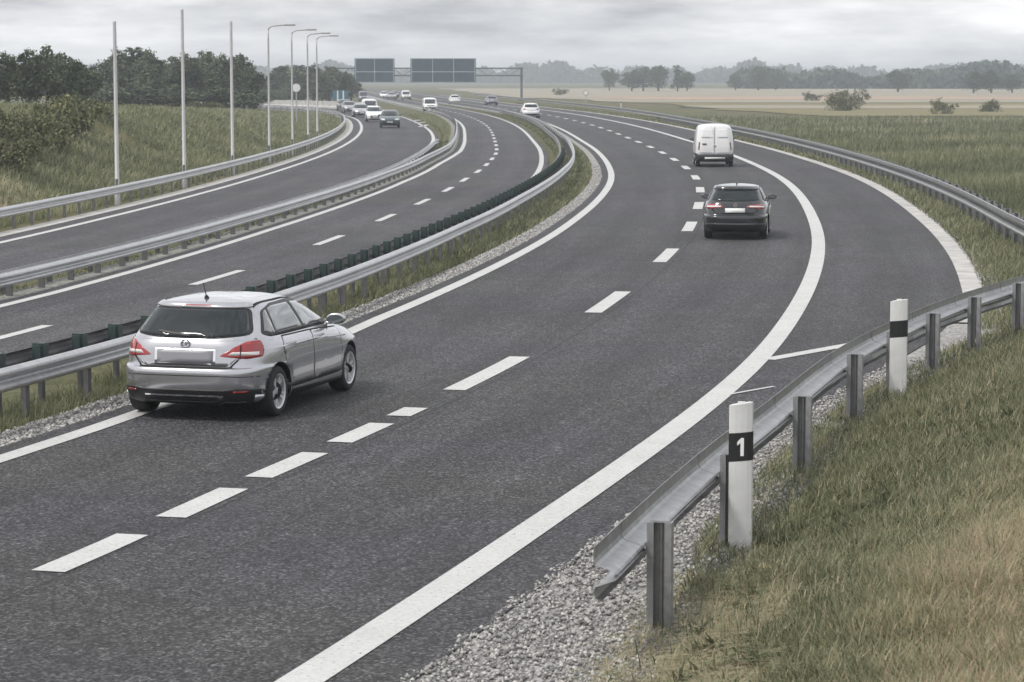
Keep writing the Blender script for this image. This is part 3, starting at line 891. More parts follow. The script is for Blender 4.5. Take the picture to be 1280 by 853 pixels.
class Skin:
    """lays panels, glass and lamps onto a body surface"""
    def __init__(self, body, root):
        me = body.data
        self.t = BVHTree.FromPolygons([tuple(v.co) for v in me.vertices], [tuple(p.vertices) for p in me.polygons])
        self.root = root
    def frame(self, side):
        d = {'rear': (1, 0, 0), 'front': (-1, 0, 0), 'right': (0, 1, 0), 'left': (0, -1, 0), 'top': (0, 0, -1),
             'rr': (.707, .707, 0), 'rl': (.707, -.707, 0), 'fr': (-.707, .707, 0), 'fl': (-.707, -.707, 0)}[side]
        d = Vector(d)
        if side == 'top': return d, Vector((1, 0, 0)), Vector((0, 1, 0))
        if side in ('right', 'left'): return d, Vector((1, 0, 0)), Vector((0, 0, 1))
        if side in ('rear', 'front'): return d, Vector((0, 1, 0)), Vector((0, 0, 1))
        if side in ('rr', 'fl'): u = Vector((.707, -.707, 0))
        else: u = Vector((.707, .707, 0))
        return d, u, Vector((0, 0, 1))
    def hit(self, side, a, b):
        d, u, w = self.frame(side)
        base = u * a + w * b
        if side in ('rear', 'rr', 'rl', 'front', 'fr', 'fl'): 
            if side in ('rear', 'front'): base = base + Vector((2, 0, 0))
        o = base - d * 12
        p, n, i, _ = self.t.ray_cast(o, d)
        if p is None:
            p, n, i, _ = self.t.find_nearest(base - d * 2)
        if n.dot(d) > 0: n = -n
        return p, n
    def patch(self, name, side, outline, mat, off=.004, res=.07, parent=None, depth=.012, smooth=True, round_=0):
        bm = bmesh.new()
        pts = list(outline)
        if round_: pts = round_poly(pts, round_)
        fc = bm.faces.new([bm.verts.new((a, b, 0)) for a, b in pts])
        bmesh.ops.triangulate(bm, faces=[fc])
        xs = [p[0] for p in pts]; ys = [p[1] for p in pts]
        for k in np.arange(min(xs) + res, max(xs), res):
            bmesh.ops.bisect_plane(bm, geom=bm.verts[:] + bm.edges[:] + bm.faces[:], plane_co=(k, 0, 0), plane_no=(1, 0, 0))
        for k in np.arange(min(ys) + res, max(ys), res):
            bmesh.ops.bisect_plane(bm, geom=bm.verts[:] + bm.edges[:] + bm.faces[:], plane_co=(0, k, 0), plane_no=(0, 1, 0))
        bm.verts.ensure_lookup_table()
        nn = {}
        for v in bm.verts:
            p, n = self.hit(side, v.co.x, v.co.y)
            v.co = p + n * off; nn[v] = n
        edges = [e for e in bm.edges if len(e.link_faces) == 1]
        r = bmesh.ops.extrude_edge_only(bm, edges=edges)
        for v in r['geom']:
            if isinstance(v, bmesh.types.BMVert):
                p, n, i, _ = self.t.find_nearest(v.co)
                v.co = v.co - n * depth if (v.co - p).dot(n) > 0 else v.co + n * depth
        return from_bm(name, bm, mat, parent or self.root, smooth)
    def strip(self, name, side, pts, w, mat, off=.003, parent=None):
        """a narrow band along a 2-D polyline"""
        P = resample(np.array(pts, float), .05); P = np.vstack([P, pts[-1]]); n = normals2(P)
        bm = bmesh.new(); row = []
        for p, m in zip(P, n):
            r = []
            for k in (-.5, .5):
                a, b = p + m * w * k
                h, nn = self.hit(side, a, b); r.append(bm.verts.new(h + nn * off))
            row.append(r)
        for A, B in zip(row[:-1], row[1:]): bm.faces.new((A[0], A[1], B[1], B[0]))
        return from_bm(name, bm, mat, parent or self.root)

def round_poly(pts, r, k=3):
    out = []; n = len(pts)
    for i in range(n):
        p = Vector((*pts[i], 0)); a = Vector((*pts[i - 1], 0)); b = Vector((*pts[(i + 1) % n], 0))
        la = min(r, (a - p).length * .45); lb = min(r, (b - p).length * .45)
        A = p + (a - p).normalized() * la; B = p + (b - p).normalized() * lb
        for j in range(k + 1):
            t = j / k; q = A * (1 - t) ** 2 + p * 2 * t * (1 - t) + B * t * t
            out.append((q.x, q.y))
    return out

def mirror(pts): return [(-a, b) for a, b in pts][::-1]

def lathe(bm, prof, seg, axis_y=True):
    """profile of (radius, y) swept about the y axis"""
    rings = [[bm.verts.new((r * math.cos(2 * PI * k / seg), y, r * math.sin(2 * PI * k / seg))) for k in range(seg)] for r, y in prof]
    for A, B in zip(rings[:-1], rings[1:]):
        for k in range(seg): bm.faces.new((A[k], A[(k + 1) % seg], B[(k + 1) % seg], B[k]))
    return rings

_wheel_cache = {}
def wheel(root, x, y, r, sd, lod):
    """sd = -1: the outer face looks to -y"""
    key = (r, lod)
    if key not in _wheel_cache:
        seg = 40 if lod else 16
        bm = bmesh.new(); w = .105
        rings = lathe(bm, [(r * .66, -w * .9), (r * .70, -w), (r * .90, -w * 1.02), (r * .97, -w * .86), (r, -w * .6), (r, w * .6), (r * .97, w * .86), (r * .9, w), (r * .66, w * .9)], seg)
        tyre = bpy.data.meshes.new('tyre'); bmesh.ops.recalc_face_normals(bm, faces=bm.faces); bm.to_mesh(tyre); bm.free(); tyre.materials.append(M_tyre)
        bm = bmesh.new()
        lathe(bm, [(r * .60, .06), (r * .62, -w * .4), (r * .645, -w * .92), (r * .70, -w * 1.01), (r * .665, -w * .80)], seg)
        bmesh.ops.create_cone(bm, cap_ends=True, segments=20, radius1=r * .17, radius2=r * .14, depth=.05)
        hub = [v for v in bm.verts if v.index == -1 or True][-40:]
        bmesh.ops.transform(bm, matrix=Matrix.Translation((0, -w * .62, 0)) @ Matrix.Rotation(PI / 2, 4, 'X'), verts=hub)
        for k in range(5):
            a = 2 * PI * k / 5 + .3
            for da in (-.14, .14):
                ca, sa = math.cos(a + da * .6), math.sin(a + da * .6); cb, sb = math.cos(a + da * 1.25), math.sin(a + da * 1.25)
                p0 = Vector((ca * r * .12, -w * .68, sa * r * .12)); p1 = Vector((cb * r * .64, -w * .82, sb * r * .64))
                t = (p1 - p0).normalized(); s_ = Vector((-t.z, 0, t.x)).normalized(); h0, h1 = r * .055, r * .04
                q = [p0 + s_ * h0, p0 - s_ * h0, p1 - s_ * h1, p1 + s_ * h1]
                top = [bm.verts.new(z_) for z_ in q]; bot = [bm.verts.new(z_ + Vector((0, .035, 0))) for z_ in q]
                bm.faces.new(top)
                for i in range(4): bm.faces.new((top[i], top[(i + 1) % 4], bot[(i + 1) % 4], bot[i]))
        rim = bpy.data.meshes.new('rim'); bmesh.ops.recalc_face_normals(bm, faces=bm.faces); bm.to_mesh(rim); bm.free(); rim.materials.append(M_rim)
        for m_ in (rim, tyre):
            m_.polygons.foreach_set('use_smooth', [m_ is tyre] * len(m_.polygons))
        bm = bmesh.new()
        bmesh.ops.create_cone(bm, cap_ends=True, segments=24, radius1=r * .62, radius2=r * .62, depth=.03)
        bmesh.ops.transform(bm, matrix=Matrix.Translation((0, .02, 0)) @ Matrix.Rotation(PI / 2, 4, 'X'), verts=bm.verts)
        bmesh.ops.create_cone(bm, cap_ends=True, segments=24, radius1=r * .42, radius2=r * .42, depth=.02)
        disc = bpy.data.meshes.new('brake_disc'); bm.to_mesh(disc); bm.free(); disc.materials.append(M_tyre)
        _wheel_cache[key] = (tyre, rim, disc)
    ty, ri, di = _wheel_cache[key]
    w_ = bpy.data.objects.new('wheel', ty); COL.objects.link(w_); w_.parent = root
    w_.location = (x, y, r); w_.rotation_euler = (0, random.random() * 6, 0 if sd < 0 else PI)
    for nm, me in (('rim', ri), ('brake_disc', di)):
        c_ = bpy.data.objects.new(nm, me); COL.objects.link(c_); c_.parent = w_

def mirror_part(root, x, y, z, sd, paint):
    bm = bmesh.new()
    bmesh.ops.create_uvsphere(bm, u_segments=16, v_segments=10, radius=1)
    bmesh.ops.transform(bm, matrix=Matrix.Translation((x, y + sd * .13, z + .02)) @ Matrix.Diagonal((.075, .125, .075, 1)), verts=bm.verts)
    for v in bm.verts:
        if v.co.x < x - .03: v.co.x = x - .03
    bm_box(bm, (x + .03, y + sd * .02, z - .04), (.05, .10, .03))
    o = from_bm('wing_mirror', bm, paint, root, True)
    bm = bmesh.new()
    bmesh.ops.create_circle(bm, cap_ends=True, segments=16, radius=1)
    bmesh.ops.transform(bm, matrix=Matrix.Translation((x - .034, y + sd * .13, z + .02)) @ Matrix.Rotation(-PI / 2, 4, 'Y') @ Matrix.Diagonal((.055, .10, 1, 1)), verts=bm.verts)
    from_bm('mirror_glass', bm, M_glass_light, o)

def place(root, x, y, heading, back=0):
    """put the car's local point (back,0) at world x,y; heading is measured from +Y towards +X (radians)"""
    a = PI / 2 - heading
    root.rotation_euler = (0, 0, a)
    root.location = (x - math.cos(a) * back, y - math.sin(a) * back, .006)

def scale_rows(rows, sx=1, sy=1, sz=1, z0=.19):
    return [(a * sx, z0 + (b - z0) * sz, c * sx, z0 + (d - z0) * sz, w * sy, n) for a, b, c, d, w, n in rows]

AX = (.80, 3.44); WR = .318
def hatch_common(root, body, sk, glass_side, paint):
    for ax in AX:
        for sd in (-1, 1): wheel(root, ax, sd * .752, WR, sd, True)
    for sd, side in ((-1, 'right'), (1, 'left')):
        # door panels over dark shut lines
        rd = [(1.12, .34), (1.98, .34), (1.98, .985), (.98, 1.0), (.97, .80), (1.10, .66)]
        fd = [(1.985, .34), (3.02, .34), (3.06, .60), (3.00, .93), (1.985, .985)]
        sk.strip('door_gap', side, rd + [rd[0]], .022, M_seam, .0015)
        sk.strip('door_gap', side, fd + [fd[0]], .022, M_seam, .0018)
        for d_, hx in ((rd, 1.20), (fd, 2.22)):
            cx = sum(p[0] for p in d_) / len(d_); cy = sum(p[1] for p in d_) / len(d_)
            door = sk.patch('door', side, [(cx + (a - cx) * .985, cy + (b - cy) * .98) for a, b in d_], paint, .004, .06, round_=.04)
            p, n = sk.hit(side, hx, .89)
            bm = bmesh.new(); bm_box(bm, p + n * .03, (.20, .022, .028)); bmesh.ops.bevel(bm, geom=bm.edges[:], offset=.009, segments=2, affect='EDGES')
            bm_box(bm, p + n * .012 + Vector((.085, 0, 0)), (.02, .04, .02)); bm_box(bm, p + n * .012 - Vector((.085, 0, 0)), (.02, .04, .02))
            from_bm('door_handle', bm, M_chrome if paint is M_silver else paint, door)
        # glass house: dark surround, three panes
        sur = [(.55, 1.065), (.70, 1.02), (2.0, 1.012), (2.93, 1.0), (2.60, 1.20), (2.30, 1.365), (1.75, 1.405), (1.15, 1.395), (.82, 1.33)]
        sk.patch('window_surround', side, sur, M_black, .003, .06, round_=.05)
        panes = [[(.64, 1.085), (.85, 1.05), (.94, 1.34), (.84, 1.30)], [(.90, 1.05), (1.75, 1.045), (1.70, 1.365), (1.15, 1.365), (1.0, 1.345)], [(1.85, 1.045), (2.78, 1.035), (2.50, 1.20), (2.25, 1.335), (1.80, 1.365)]]
        for pn in panes: sk.patch('side_window', side, pn, glass_side, .007, .06, round_=.03)
        sk.patch('shoulder_line', side, [(.45, .895), (2.2, .865), (3.25, .80), (3.25, .787), (2.2, .845), (.45, .872)], paint, .0075, .06, depth=.009)
        sk.patch('sill_trim', side, [(1.18, .225), (3.05, .225), (3.05, .305), (1.18, .305)], M_black, .008, .08)
        sk.strip('sill_chrome', side, [(1.2, .315), (3.03, .315)], .022, M_chrome, .012)
        p, n = sk.hit(side, 2.72, 1.0)
        mirror_part(root, p.x, p.y, 1.04, sd, paint)
        sk.strip('roof_gutter', 'top', [(.75, sd * .56), (1.4, sd * .575), (2.0, sd * .565)], .03, M_seam, .002)

# --- silver hatchback
sil = thing('hatchback_car', 'silver hatchback with a blank grey number plate, nearest car on the road', 'car')
b = cut_arches(body_mesh(HATCH, 6, 168, AX, WR, 0), [M_silver, M_black], AX, .365, .325, .60); b.parent = sil
sk = Skin(b, sil)
hatch_common(sil, b, sk, M_glass_light, M_silver)
tg = [(-.70, 1.015), (-.66, .84), (-.52, .675), (.52, .675), (.66, .84), (.70, 1.015)]
sk.strip('tailgate_gap', 'rear', [(-.72, 1.02)] + tg[1:5] + [(.72, 1.02)], .02, M_seam, .002)
tgp = sk.patch('tailgate', 'rear', [(-.672, 1.005), (-.635, .845), (-.505, .69), (.505, .69), (.635, .845), (.672, 1.005)], M_silver, .006, .05, round_=.04)
sk.patch('window_surround', 'rear', [(-.69, 1.065), (-.30, 1.025), (.30, 1.025), (.69, 1.065), (.565, 1.375), (-.565, 1.375)], M_black, .004, .05, round_=.07)
rw = sk.patch('rear_window', 'rear', [(-.655, 1.075), (-.30, 1.04), (.30, 1.04), (.655, 1.075), (.54, 1.355), (-.54, 1.355)], M_glass, .008, .05, round_=.06)
sp_ = sk.patch('roof_spoiler', 'rear', [(-.57, 1.375), (.57, 1.375), (.52, 1.427), (-.52, 1.427)], M_silver, .022, .05, depth=.035, round_=.02)
sk.strip('brake_lamp', 'rear', [(-.16, 1.392), (.16, 1.392)], .012, M_red, .025, sp_)
for sd, diag, inn in ((-1, 'rr', 1), (1, 'rl', 1)):
    # lamp wraps round the rear corner: u runs from the tailgate to the flank
    o1 = [(.35, .815), (.64, .78), (.87, .80), (.90, .90), (.865, 1.0), (.66, .99), (.50, .925)]
    L_ = o1 if sd < 0 else o1
    lam = sk.patch('tail_lamp', diag, L_, M_red, .010, .035, round_=.035)
    wl = [(.44, .83), (.80, .822), (.815, .862), (.48, .868)]
    sk.patch('reversing_lamp', diag, wl, M_clear, .014, .035, parent=lam, round_=.01)
    sk.strip('lamp_gap', diag, [(.555, .80), (.585, .95)], .012, M_seam, .016, lam)
# plate recess, badge
sk.patch('plate_frame', 'rear', [(-.36, .70), (.36, .70), (.36, .905), (-.36, .905)], M_chrome, .010, .06, round_=.02, parent=tgp)
sk.patch('number_plate', 'rear', [(-.33, .725), (.33, .725), (.33, .885), (-.33, .885)], M_plate_grey, .014, .06, parent=tgp)
bm = bmesh.new()
p, n = sk.hit('rear', 0, .955)
ring = []
for k in range(28):
    a = 2 * PI * k / 28
    ring.append([bm.verts.new(p + Vector((0, math.cos(a) * rr, math.sin(a) * rr)) + n * oo) for rr, oo in ((.062, .006), (.058, .022), (.044, .022), (.041, .006))])
for k in range(28):
    A, B = ring[k], ring[(k + 1) % 28]
    for j in range(3): bm.faces.new((A[j], A[j + 1], B[j + 1], B[j]))
for (y0, z0, y1, z1) in ((-.045, .012, .012, .012), (.012, .012, -.012, -.012), (-.012, -.012, .045, -.012)):
    d_ = Vector((0, y1 - y0, z1 - z0)); q = p + Vector((0, (y0 + y1) / 2, (z0 + z1) / 2)) + n * .016
    bm_box(bm, q, (.012, d_.length + .008, .011), Matrix.Rotation(math.atan2(d_.z, d_.y), 3, 'X'))
from_bm('badge', bm, M_chrome, tgp)
bp = sk.patch('bumper_valance', 'rear', [(-.80, .21), (.80, .21), (.855, .32), (.80, .405), (.60, .43), (.45, .40), (-.45, .40), (-.60, .43), (-.80, .405), (-.855, .32)], M_black, .010, .06, round_=.03)
sk.strip('valance_chrome', 'rear', [(-.46, .33), (.46, .33)], .02, M_chrome, .014, bp)
for sd in (-1, 1):
    sk.patch('reflector', 'rear', [(sd * .56, .37), (sd * .70, .37), (sd * .71, .39), (sd * .58, .39)][::sd], M_red, .014, .05, parent=bp)
    sk.patch('valance_flank', 'rr' if sd < 0 else 'rl', [(.72, .235), (.98, .235), (.98, .315), (.72, .335)], M_silver, .013, .05, parent=bp)
sk.strip('bumper_crease', 'rear', [(-.84, .56), (-.5, .575), (.5, .575), (.84, .56)], .010, M_seam, .002)
bm = bmesh.new(); bm_tube(bm, [(.30, -.42, .245), (.02, -.42, .235)], .03, 12, False); from_bm('exhaust_pipe', bm, M_chrome, sil)
p, n = sk.hit('top', .86, .02)
bm = bmesh.new(); bm_tube(bm, [p - n * .01, p + Vector((-.015, 0, .03))], [.034, .02], 10); bm_tube(bm, [p + Vector((-.012, 0, .02)), p + Vector((-.11, .0, .20))], [.008, .005], 6)
from_bm('aerial', bm, M_black, sil)
sk.strip('wiper', 'rear', [(-.02, 1.055), (.18, 1.075), (.36, 1.10)], .02, M_black, .018, rw)
sk.patch('windscreen', 'front', [(-.72, 1.0), (.72, 1.0), (.58, 1.40), (-.58, 1.40)], M_glass, .006, .06, round_=.05)
sil.scale = (1.04, 1.17, 1.03)
place(sil, -4.0, 32.37, math.radians(15.8), AX[0] * 1.04)

# --- dark hatchback
drk = thing('hatchback_car', 'dark grey hatchback with a white number plate, following the white van', 'car')
rows = scale_rows(HATCH, 1.03, 1.02, .985)
b = cut_arches(body_mesh(rows, 5, 128, AX, WR, 0), [M_dark, M_black], AX, .36, .325, .60); b.parent = drk
sk = Skin(b, drk); hatch_common(drk, b, sk, M_glass, M_dark)
tgp = sk.patch('tailgate', 'rear', [(-.70, 1.0), (-.66, .84), (-.50, .69), (.50, .69), (.66, .84), (.70, 1.0)], M_dark, .006, .06, round_=.04)
sk.patch('rear_window', 'rear', [(-.66, 1.07), (-.3, 1.04), (.3, 1.04), (.66, 1.07), (.57, 1.32), (-.57, 1.32)], M_glass, .006, .06, round_=.06)
sp_ = sk.patch('roof_spoiler', 'rear', [(-.62, 1.34), (.62, 1.34), (.58, 1.415), (-.58, 1.415)], M_dark, .03, .06, depth=.05, round_=.03)
for sd, diag in ((-1, 'rr'), (1, 'rl')):
    lam = sk.patch('tail_lamp', diag, [(.30, .875), (.66, .83), (.86, .84), (.88, .93), (.66, .965), (.34, .935)], M_red, .010, .05, round_=.03)
    sk.strip('lamp_strip', diag, [(.36, .905), (.62, .90), (.82, .89)], .035, M_clear, .016, lam)
sk.patch('number_plate', 'rear', [(-.27, .735), (.27, .735), (.27, .855), (-.27, .855)], M_plate_white, .014, .06, parent=tgp)
p, n = sk.hit('rear', 0, .94)
bm = bmesh.new(); r = bmesh.ops.create_cone(bm, cap_ends=True, segments=20, radius1=.06, radius2=.055, depth=.02)
bmesh.ops.transform(bm, matrix=Matrix.Translation(p + n * .012) @ Matrix.Rotation(PI / 2, 4, 'Y'), verts=bm.verts); from_bm('badge', bm, M_chrome, tgp)
bp = sk.patch('bumper_valance', 'rear', [(-.84, .24), (.84, .24), (.86, .44), (.5, .46), (-.5, .46), (-.86, .44)], M_black, .010, .08, round_=.04)
sk.strip('valance_chrome', 'rear', [(-.55, .44), (0, .425), (.55, .44)], .022, M_chrome, .016, bp)
bm = bmesh.new(); bm_box(bm, (1.0, 0, 1.50), (.22, .03, .07)); bmesh.ops.bevel(bm, geom=bm.edges[:], offset=.012, segments=2, affect='EDGES'); from_bm('roof_fin', bm, M_dark, drk)
sk.strip('roof_seam', 'top', [(.75, 0), (1.4, 0), (2.0, 0)], .02, M_seam, .002)
sk.strip('wiper', 'rear', [(0, 1.06), (.2, 1.075), (.38, 1.09)], .02, M_black, .014)
sk.patch('windscreen', 'front', [(-.72, 1.0), (.72, 1.0), (.58, 1.38), (-.58, 1.38)], M_glass, .006, .08, round_=.05)
place(drk, 6.05, 67.3, math.radians(7.5), 0)

# --- white van
van = thing('van', 'white delivery van with windowless rear doors, ahead of the dark hatchback', 'van')
VAX = (.95, 3.95)
b = cut_arches(body_mesh(VAN, 5, 128, VAX, .33, 0), [M_white, M_black], VAX, .385, .34, .62); b.parent = van
sk = Skin(b, van)
for ax in VAX:
    for sd in (-1, 1): wheel(van, ax, sd * .82, .335, sd, False)
sk.strip('door_gap', 'rear', [(0, .66), (0, 1.97)], .02, M_seam, .002)
for sd in (-1, 1):
    d_ = [(sd * .015, .66), (sd * .80, .66), (sd * .79, 1.2), (sd * .71, 1.93), (sd * .015, 1.97)]
    door = sk.patch('rear_door', 'rear', d_ if sd > 0 else d_[::-1], M_white, .010, .08, round_=.05)
    w_ = [(sd * .10, 1.42), (sd * .66, 1.42), (sd * .62, 1.85), (sd * .10, 1.86)]
    sk.patch('pressed_panel', 'rear', w_ if sd > 0 else w_[::-1], M_white, .018, .08, parent=door, round_=.06)
    if sd > 0:
        bm = bmesh.new(); p, n = sk.hit('rear', .52, 1.12); bm_box(bm, p + n * .02, (.04, .22, .07)); bmesh.ops.bevel(bm, geom=bm.edges[:], offset=.012, segments=2, affect='EDGES'); from_bm('door_handle', bm, M_black, door)
    lam = sk.patch('tail_lamp', 'rr' if sd < 0 else 'rl', [(.60, .82), (.69, .82), (.685, 1.22), (.60, 1.22)], simple('dark_red_lamp', (.12, .012, .012), .2, 0, 1), .012, .06, round_=.02)
    p, n = sk.hit('left' if sd > 0 else 'right', 3.72, 1.25); mirror_part(van, p.x, p.y, 1.25, sd, M_black)
    side = 'left' if sd > 0 else 'right'
    sk.patch('side_window', side, [(2.95, 1.22), (3.75, 1.2), (3.3, 1.72), (2.95, 1.74)], M_glass, .006, .08, round_=.05)
    sk.patch('side_moulding', side, [(.2, .56), (4.6, .56), (4.6, .66), (.2, .66)], M_black, .008, .1)
    for hx in (.75, 1.3): 
        pass
p, n = sk.hit('rear', 0, 1.02)
bm = bmesh.new(); bm_box(bm, p + n * .01, (.02, .14, .10)); bmesh.ops.bevel(bm, geom=bm.edges[:], offset=.008, segments=1, affect='EDGES'); from_bm('badge', bm, M_chrome, van)
bp = sk.patch('rear_bumper', 'rear', [(-.90, .28), (.90, .28), (.93, .42), (.90, .61), (-.90, .61), (-.93, .42)], M_black, .03, .08, depth=.05, round_=.05)
sk.patch('number_plate', 'rear', [(-.5, .40), (.5, .40), (.5, .48), (-.5, .48)], M_plate_white, .036, .1, parent=bp)
sk.patch('windscreen', 'front', [(-.78, 1.15), (.78, 1.15), (.68, 1.85), (-.68, 1.85)], M_glass, .006, .1, round_=.05)
place(van, 10.0, 122.5, math.radians(2.2), 0)

# --- distant cars
def far_car(label, paint, x, y, heading, sy=1, sz=1, group='distant cars in traffic', van_=False, plate=True, rear=False):
    t = thing('far_van' if van_ else 'far_car', label, 'van' if van_ else 'car', group=group)
    rows = scale_rows(VAN if van_ else HATCH, .96, sy, sz)
    ax = VAX if van_ else AX
    b_ = cut_arches(body_mesh(rows, 2, 48, ax, WR, 0), [paint, M_black], ax, .36, .33, .62); b_.parent = t
    k = Skin(b_, t)
    for a in ax:
        for sd in (-1, 1): wheel(t, a, sd * .77 * sy, WR, sd, False)
    h = (lambda z: .19 + (z - .19) * sz)
    if van_:
        k.patch('windscreen', 'front', [(-.78, h(1.15)), (.78, h(1.15)), (.66, h(1.85)), (-.66, h(1.85))], M_glass, .01, .15)
        for sd in (-1, 1):
            k.patch('headlamp', 'front', [(sd * .55, h(.78)), (sd * .82, h(.78)), (sd * .82, h(.95)), (sd * .55, h(.93))][::sd], M_clear, .012, .1)
            k.patch('side_window', 'left' if sd > 0 else 'right', [(2.85, h(1.22)), (3.55, h(1.2)), (3.2, h(1.7)), (2.85, h(1.72))], M_glass, .01, .15)
        k.patch('bumper', 'front', [(-.85, h(.3)), (.85, h(.3)), (.88, h(.62)), (-.88, h(.62))], M_black, .015, .15)
        k.patch('grille', 'front', [(-.48, h(.76)), (.48, h(.76)), (.48, h(.9)), (-.48, h(.9))], M_black, .012, .12)
    else:
        k.patch('windscreen', 'front', [(-.70 * sy, h(1.0)), (.70 * sy, h(1.0)), (.58 * sy, h(1.38)), (-.58 * sy, h(1.38))], M_glass, .01, .12)
        k.patch('rear_window', 'rear', [(-.64 * sy, h(1.06)), (.64 * sy, h(1.06)), (.56 * sy, h(1.36)), (-.56 * sy, h(1.36))], M_glass, .01, .12)
        for sd in (-1, 1):
            k.patch('headlamp', 'front', [(sd * .42 * sy, h(.66)), (sd * .74 * sy, h(.68)), (sd * .76 * sy, h(.78)), (sd * .44 * sy, h(.74))][::sd], M_clear, .012, .08)
            k.patch('tail_lamp', 'rear', [(sd * .5 * sy, h(.83)), (sd * .76 * sy, h(.83)), (sd * .76 * sy, h(.97)), (sd * .55 * sy, h(.95))][::sd], M_red, .012, .08)
            side = 'left' if sd > 0 else 'right'
            k.patch('side_window', side, [(.75, h(1.05)), (2.7, h(1.03)), (2.1, h(1.36)), (1.0, h(1.36))], M_glass, .01, .12)
            p, n = k.hit(side, 2.65, h(1.0)); mirror_part(t, p.x, p.y, h(1.03), sd, paint)
        k.patch('grille', 'front', [(-.40 * sy, h(.40)), (.40 * sy, h(.40)), (.44 * sy, h(.60)), (-.44 * sy, h(.60))], M_black, .012, .1)
        k.patch('bumper', 'front', [(-.75 * sy, h(.22)), (.75 * sy, h(.22)), (.78 * sy, h(.34)), (-.78 * sy, h(.34))], M_black, .012, .1)
        k.patch('bumper_valance', 'rear', [(-.8 * sy, h(.22)), (.8 * sy, h(.22)), (.84 * sy, h(.46)), (-.84 * sy, h(.46))], M_black, .012, .1)
        k.patch('number_plate', 'rear' , [(-.27, h(.72)), (.27, h(.72)), (.27, h(.84)), (-.27, h(.84))], M_plate_white, .014, .1)
        k.patch('number_plate', 'front', [(-.27, h(.44)), (.27, h(.44)), (.27, h(.54)), (-.27, h(.54))], M_plate_white, .016, .1)
    place(t, x, y, heading, 0 if rear else (4.7 if van_ else 4.08))
    return t
rad = math.radians
far_car('white car driving away in the left lane, straight below the gantry upright', M_white_plain, 2.1, 271, rad(-4), 1.12, 1.1, rear=True)
far_car('mauve grey car driving away, between the white car and the wide sign panel', M_purple, -3.2, 398, rad(-5), 1.12, 1.0, rear=True)
far_car('white car directly under the wide blue sign panel, brightest of the far traffic', M_white_plain, -9.4, 412, rad(-5), 1.05, 1.05, rear=True)
far_car('pale oncoming van beside the median, under the gap between the sign panels', M_white, -10.6, 325, rad(180 - 5), .98, .82, van_=True)
far_car('dark teal car leading the oncoming queue on the slip road', M_teal, -10.7, 218, rad(180 - 3), 1.0, 1.05)
far_car('white car close behind the dark teal car on the slip road', M_white_plain, -13.6, 247, rad(180 - 5), 1.0, 1.05)
far_car('silver car on the slip road, left of the white one behind the teal car', M_silver, -16.6, 276, rad(180 - 8), 1.05, 1.0)
far_car('tall white van in the slip road queue, behind the silver car', M_white, -16.9, 300, rad(180 - 9), .95, .85, van_=True)
far_car('grey car at the left edge of the slip road queue, by the blue striped sign', M_grey, -19.9, 308, rad(180 - 10), 1.0, 1.0)
far_car('dark car at the back of the slip road queue', M_dark, -21.8, 330, rad(180 - 14), 1.0, 1.0)
far_car('mauve grey van behind the queue, under the left edge of the narrow sign panel', M_purple, -27.0, 455, rad(180 - 7), .95, .9, van_=True)
far_car('white car in the far oncoming lanes, below the narrow sign panel', M_white_plain, -26.6, 520, rad(180 - 6), 1.0, 1.0)
far_car('dark car in the far oncoming lanes, between two pale ones', M_dark, -25.6, 545, rad(180 - 6), 1.0, 1.0)
far_car('pale grey car in the far oncoming lanes, below the gap left of the wide sign', M_grey, -24.0, 500, rad(180 - 6), 1.0, 1.0)
far_car('white van in the far oncoming lanes, below the left end of the wide sign', M_white, -20.9, 495, rad(180 - 6), .95, .85, van_=True)

# ------------------------------------------------------------------ vegetation
def leaf_cloud(lobes, n, size, flat=.8):
    """n leaf-sized quads spread through clumps inside a set of ellipsoid lobes (x,y,z,rx,ry,rz)"""
    lobes = np.array(lobes, float)
    vol = lobes[:, 3] * lobes[:, 4] * lobes[:, 5]; vol = vol ** .8
    nc = max(12, n // 26)
    li = rng.choice(len(lobes), nc, p=vol / vol.sum())
    d = rng.normal(size=(nc, 3)); d /= np.linalg.norm(d, axis=1)[:, None]
    rad_ = rng.uniform(.45, 1.05, nc) ** .6
    cc = lobes[li, :3] + d * lobes[li, 3:] * rad_[:, None]
    ci = rng.integers(0, nc, n)
    r_ = (lobes[li, 3:].mean(1) * .22)[ci]
    P = cc[ci] + rng.normal(size=(n, 3)) * r_[:, None] * np.array([1, 1, flat])
    u = rng.normal(size=(n, 3)); u /= np.linalg.norm(u, axis=1)[:, None]
    w = np.cross(u, rng.normal(size=(n, 3))); w /= np.linalg.norm(w, axis=1)[:, None]
    s = size * rng.uniform(.55, 1.3, n)[:, None]
    V = np.stack([P - u * s * .5, P + w * s * .32, P + u * s * .5, P - w * s * .32], 1).reshape(-1, 3)
    F = np.arange(4 * n).reshape(n, 4)
    t = np.clip(rng.uniform(0, 1, nc)[ci] * .7 + rng.uniform(0, .3, n), 0, 1)
    return V, F, np.repeat(t, 4)

M_leaf = leaf_mat('leaves_dark', (.024, .042, .028), (.14, .165, .095))
M_leaf2 = leaf_mat('leaves_olive', (.055, .066, .032), (.21, .21, .11))
M_leaf3 = leaf_mat('leaves_far', (.020, .036, .026), (.07, .095, .06))

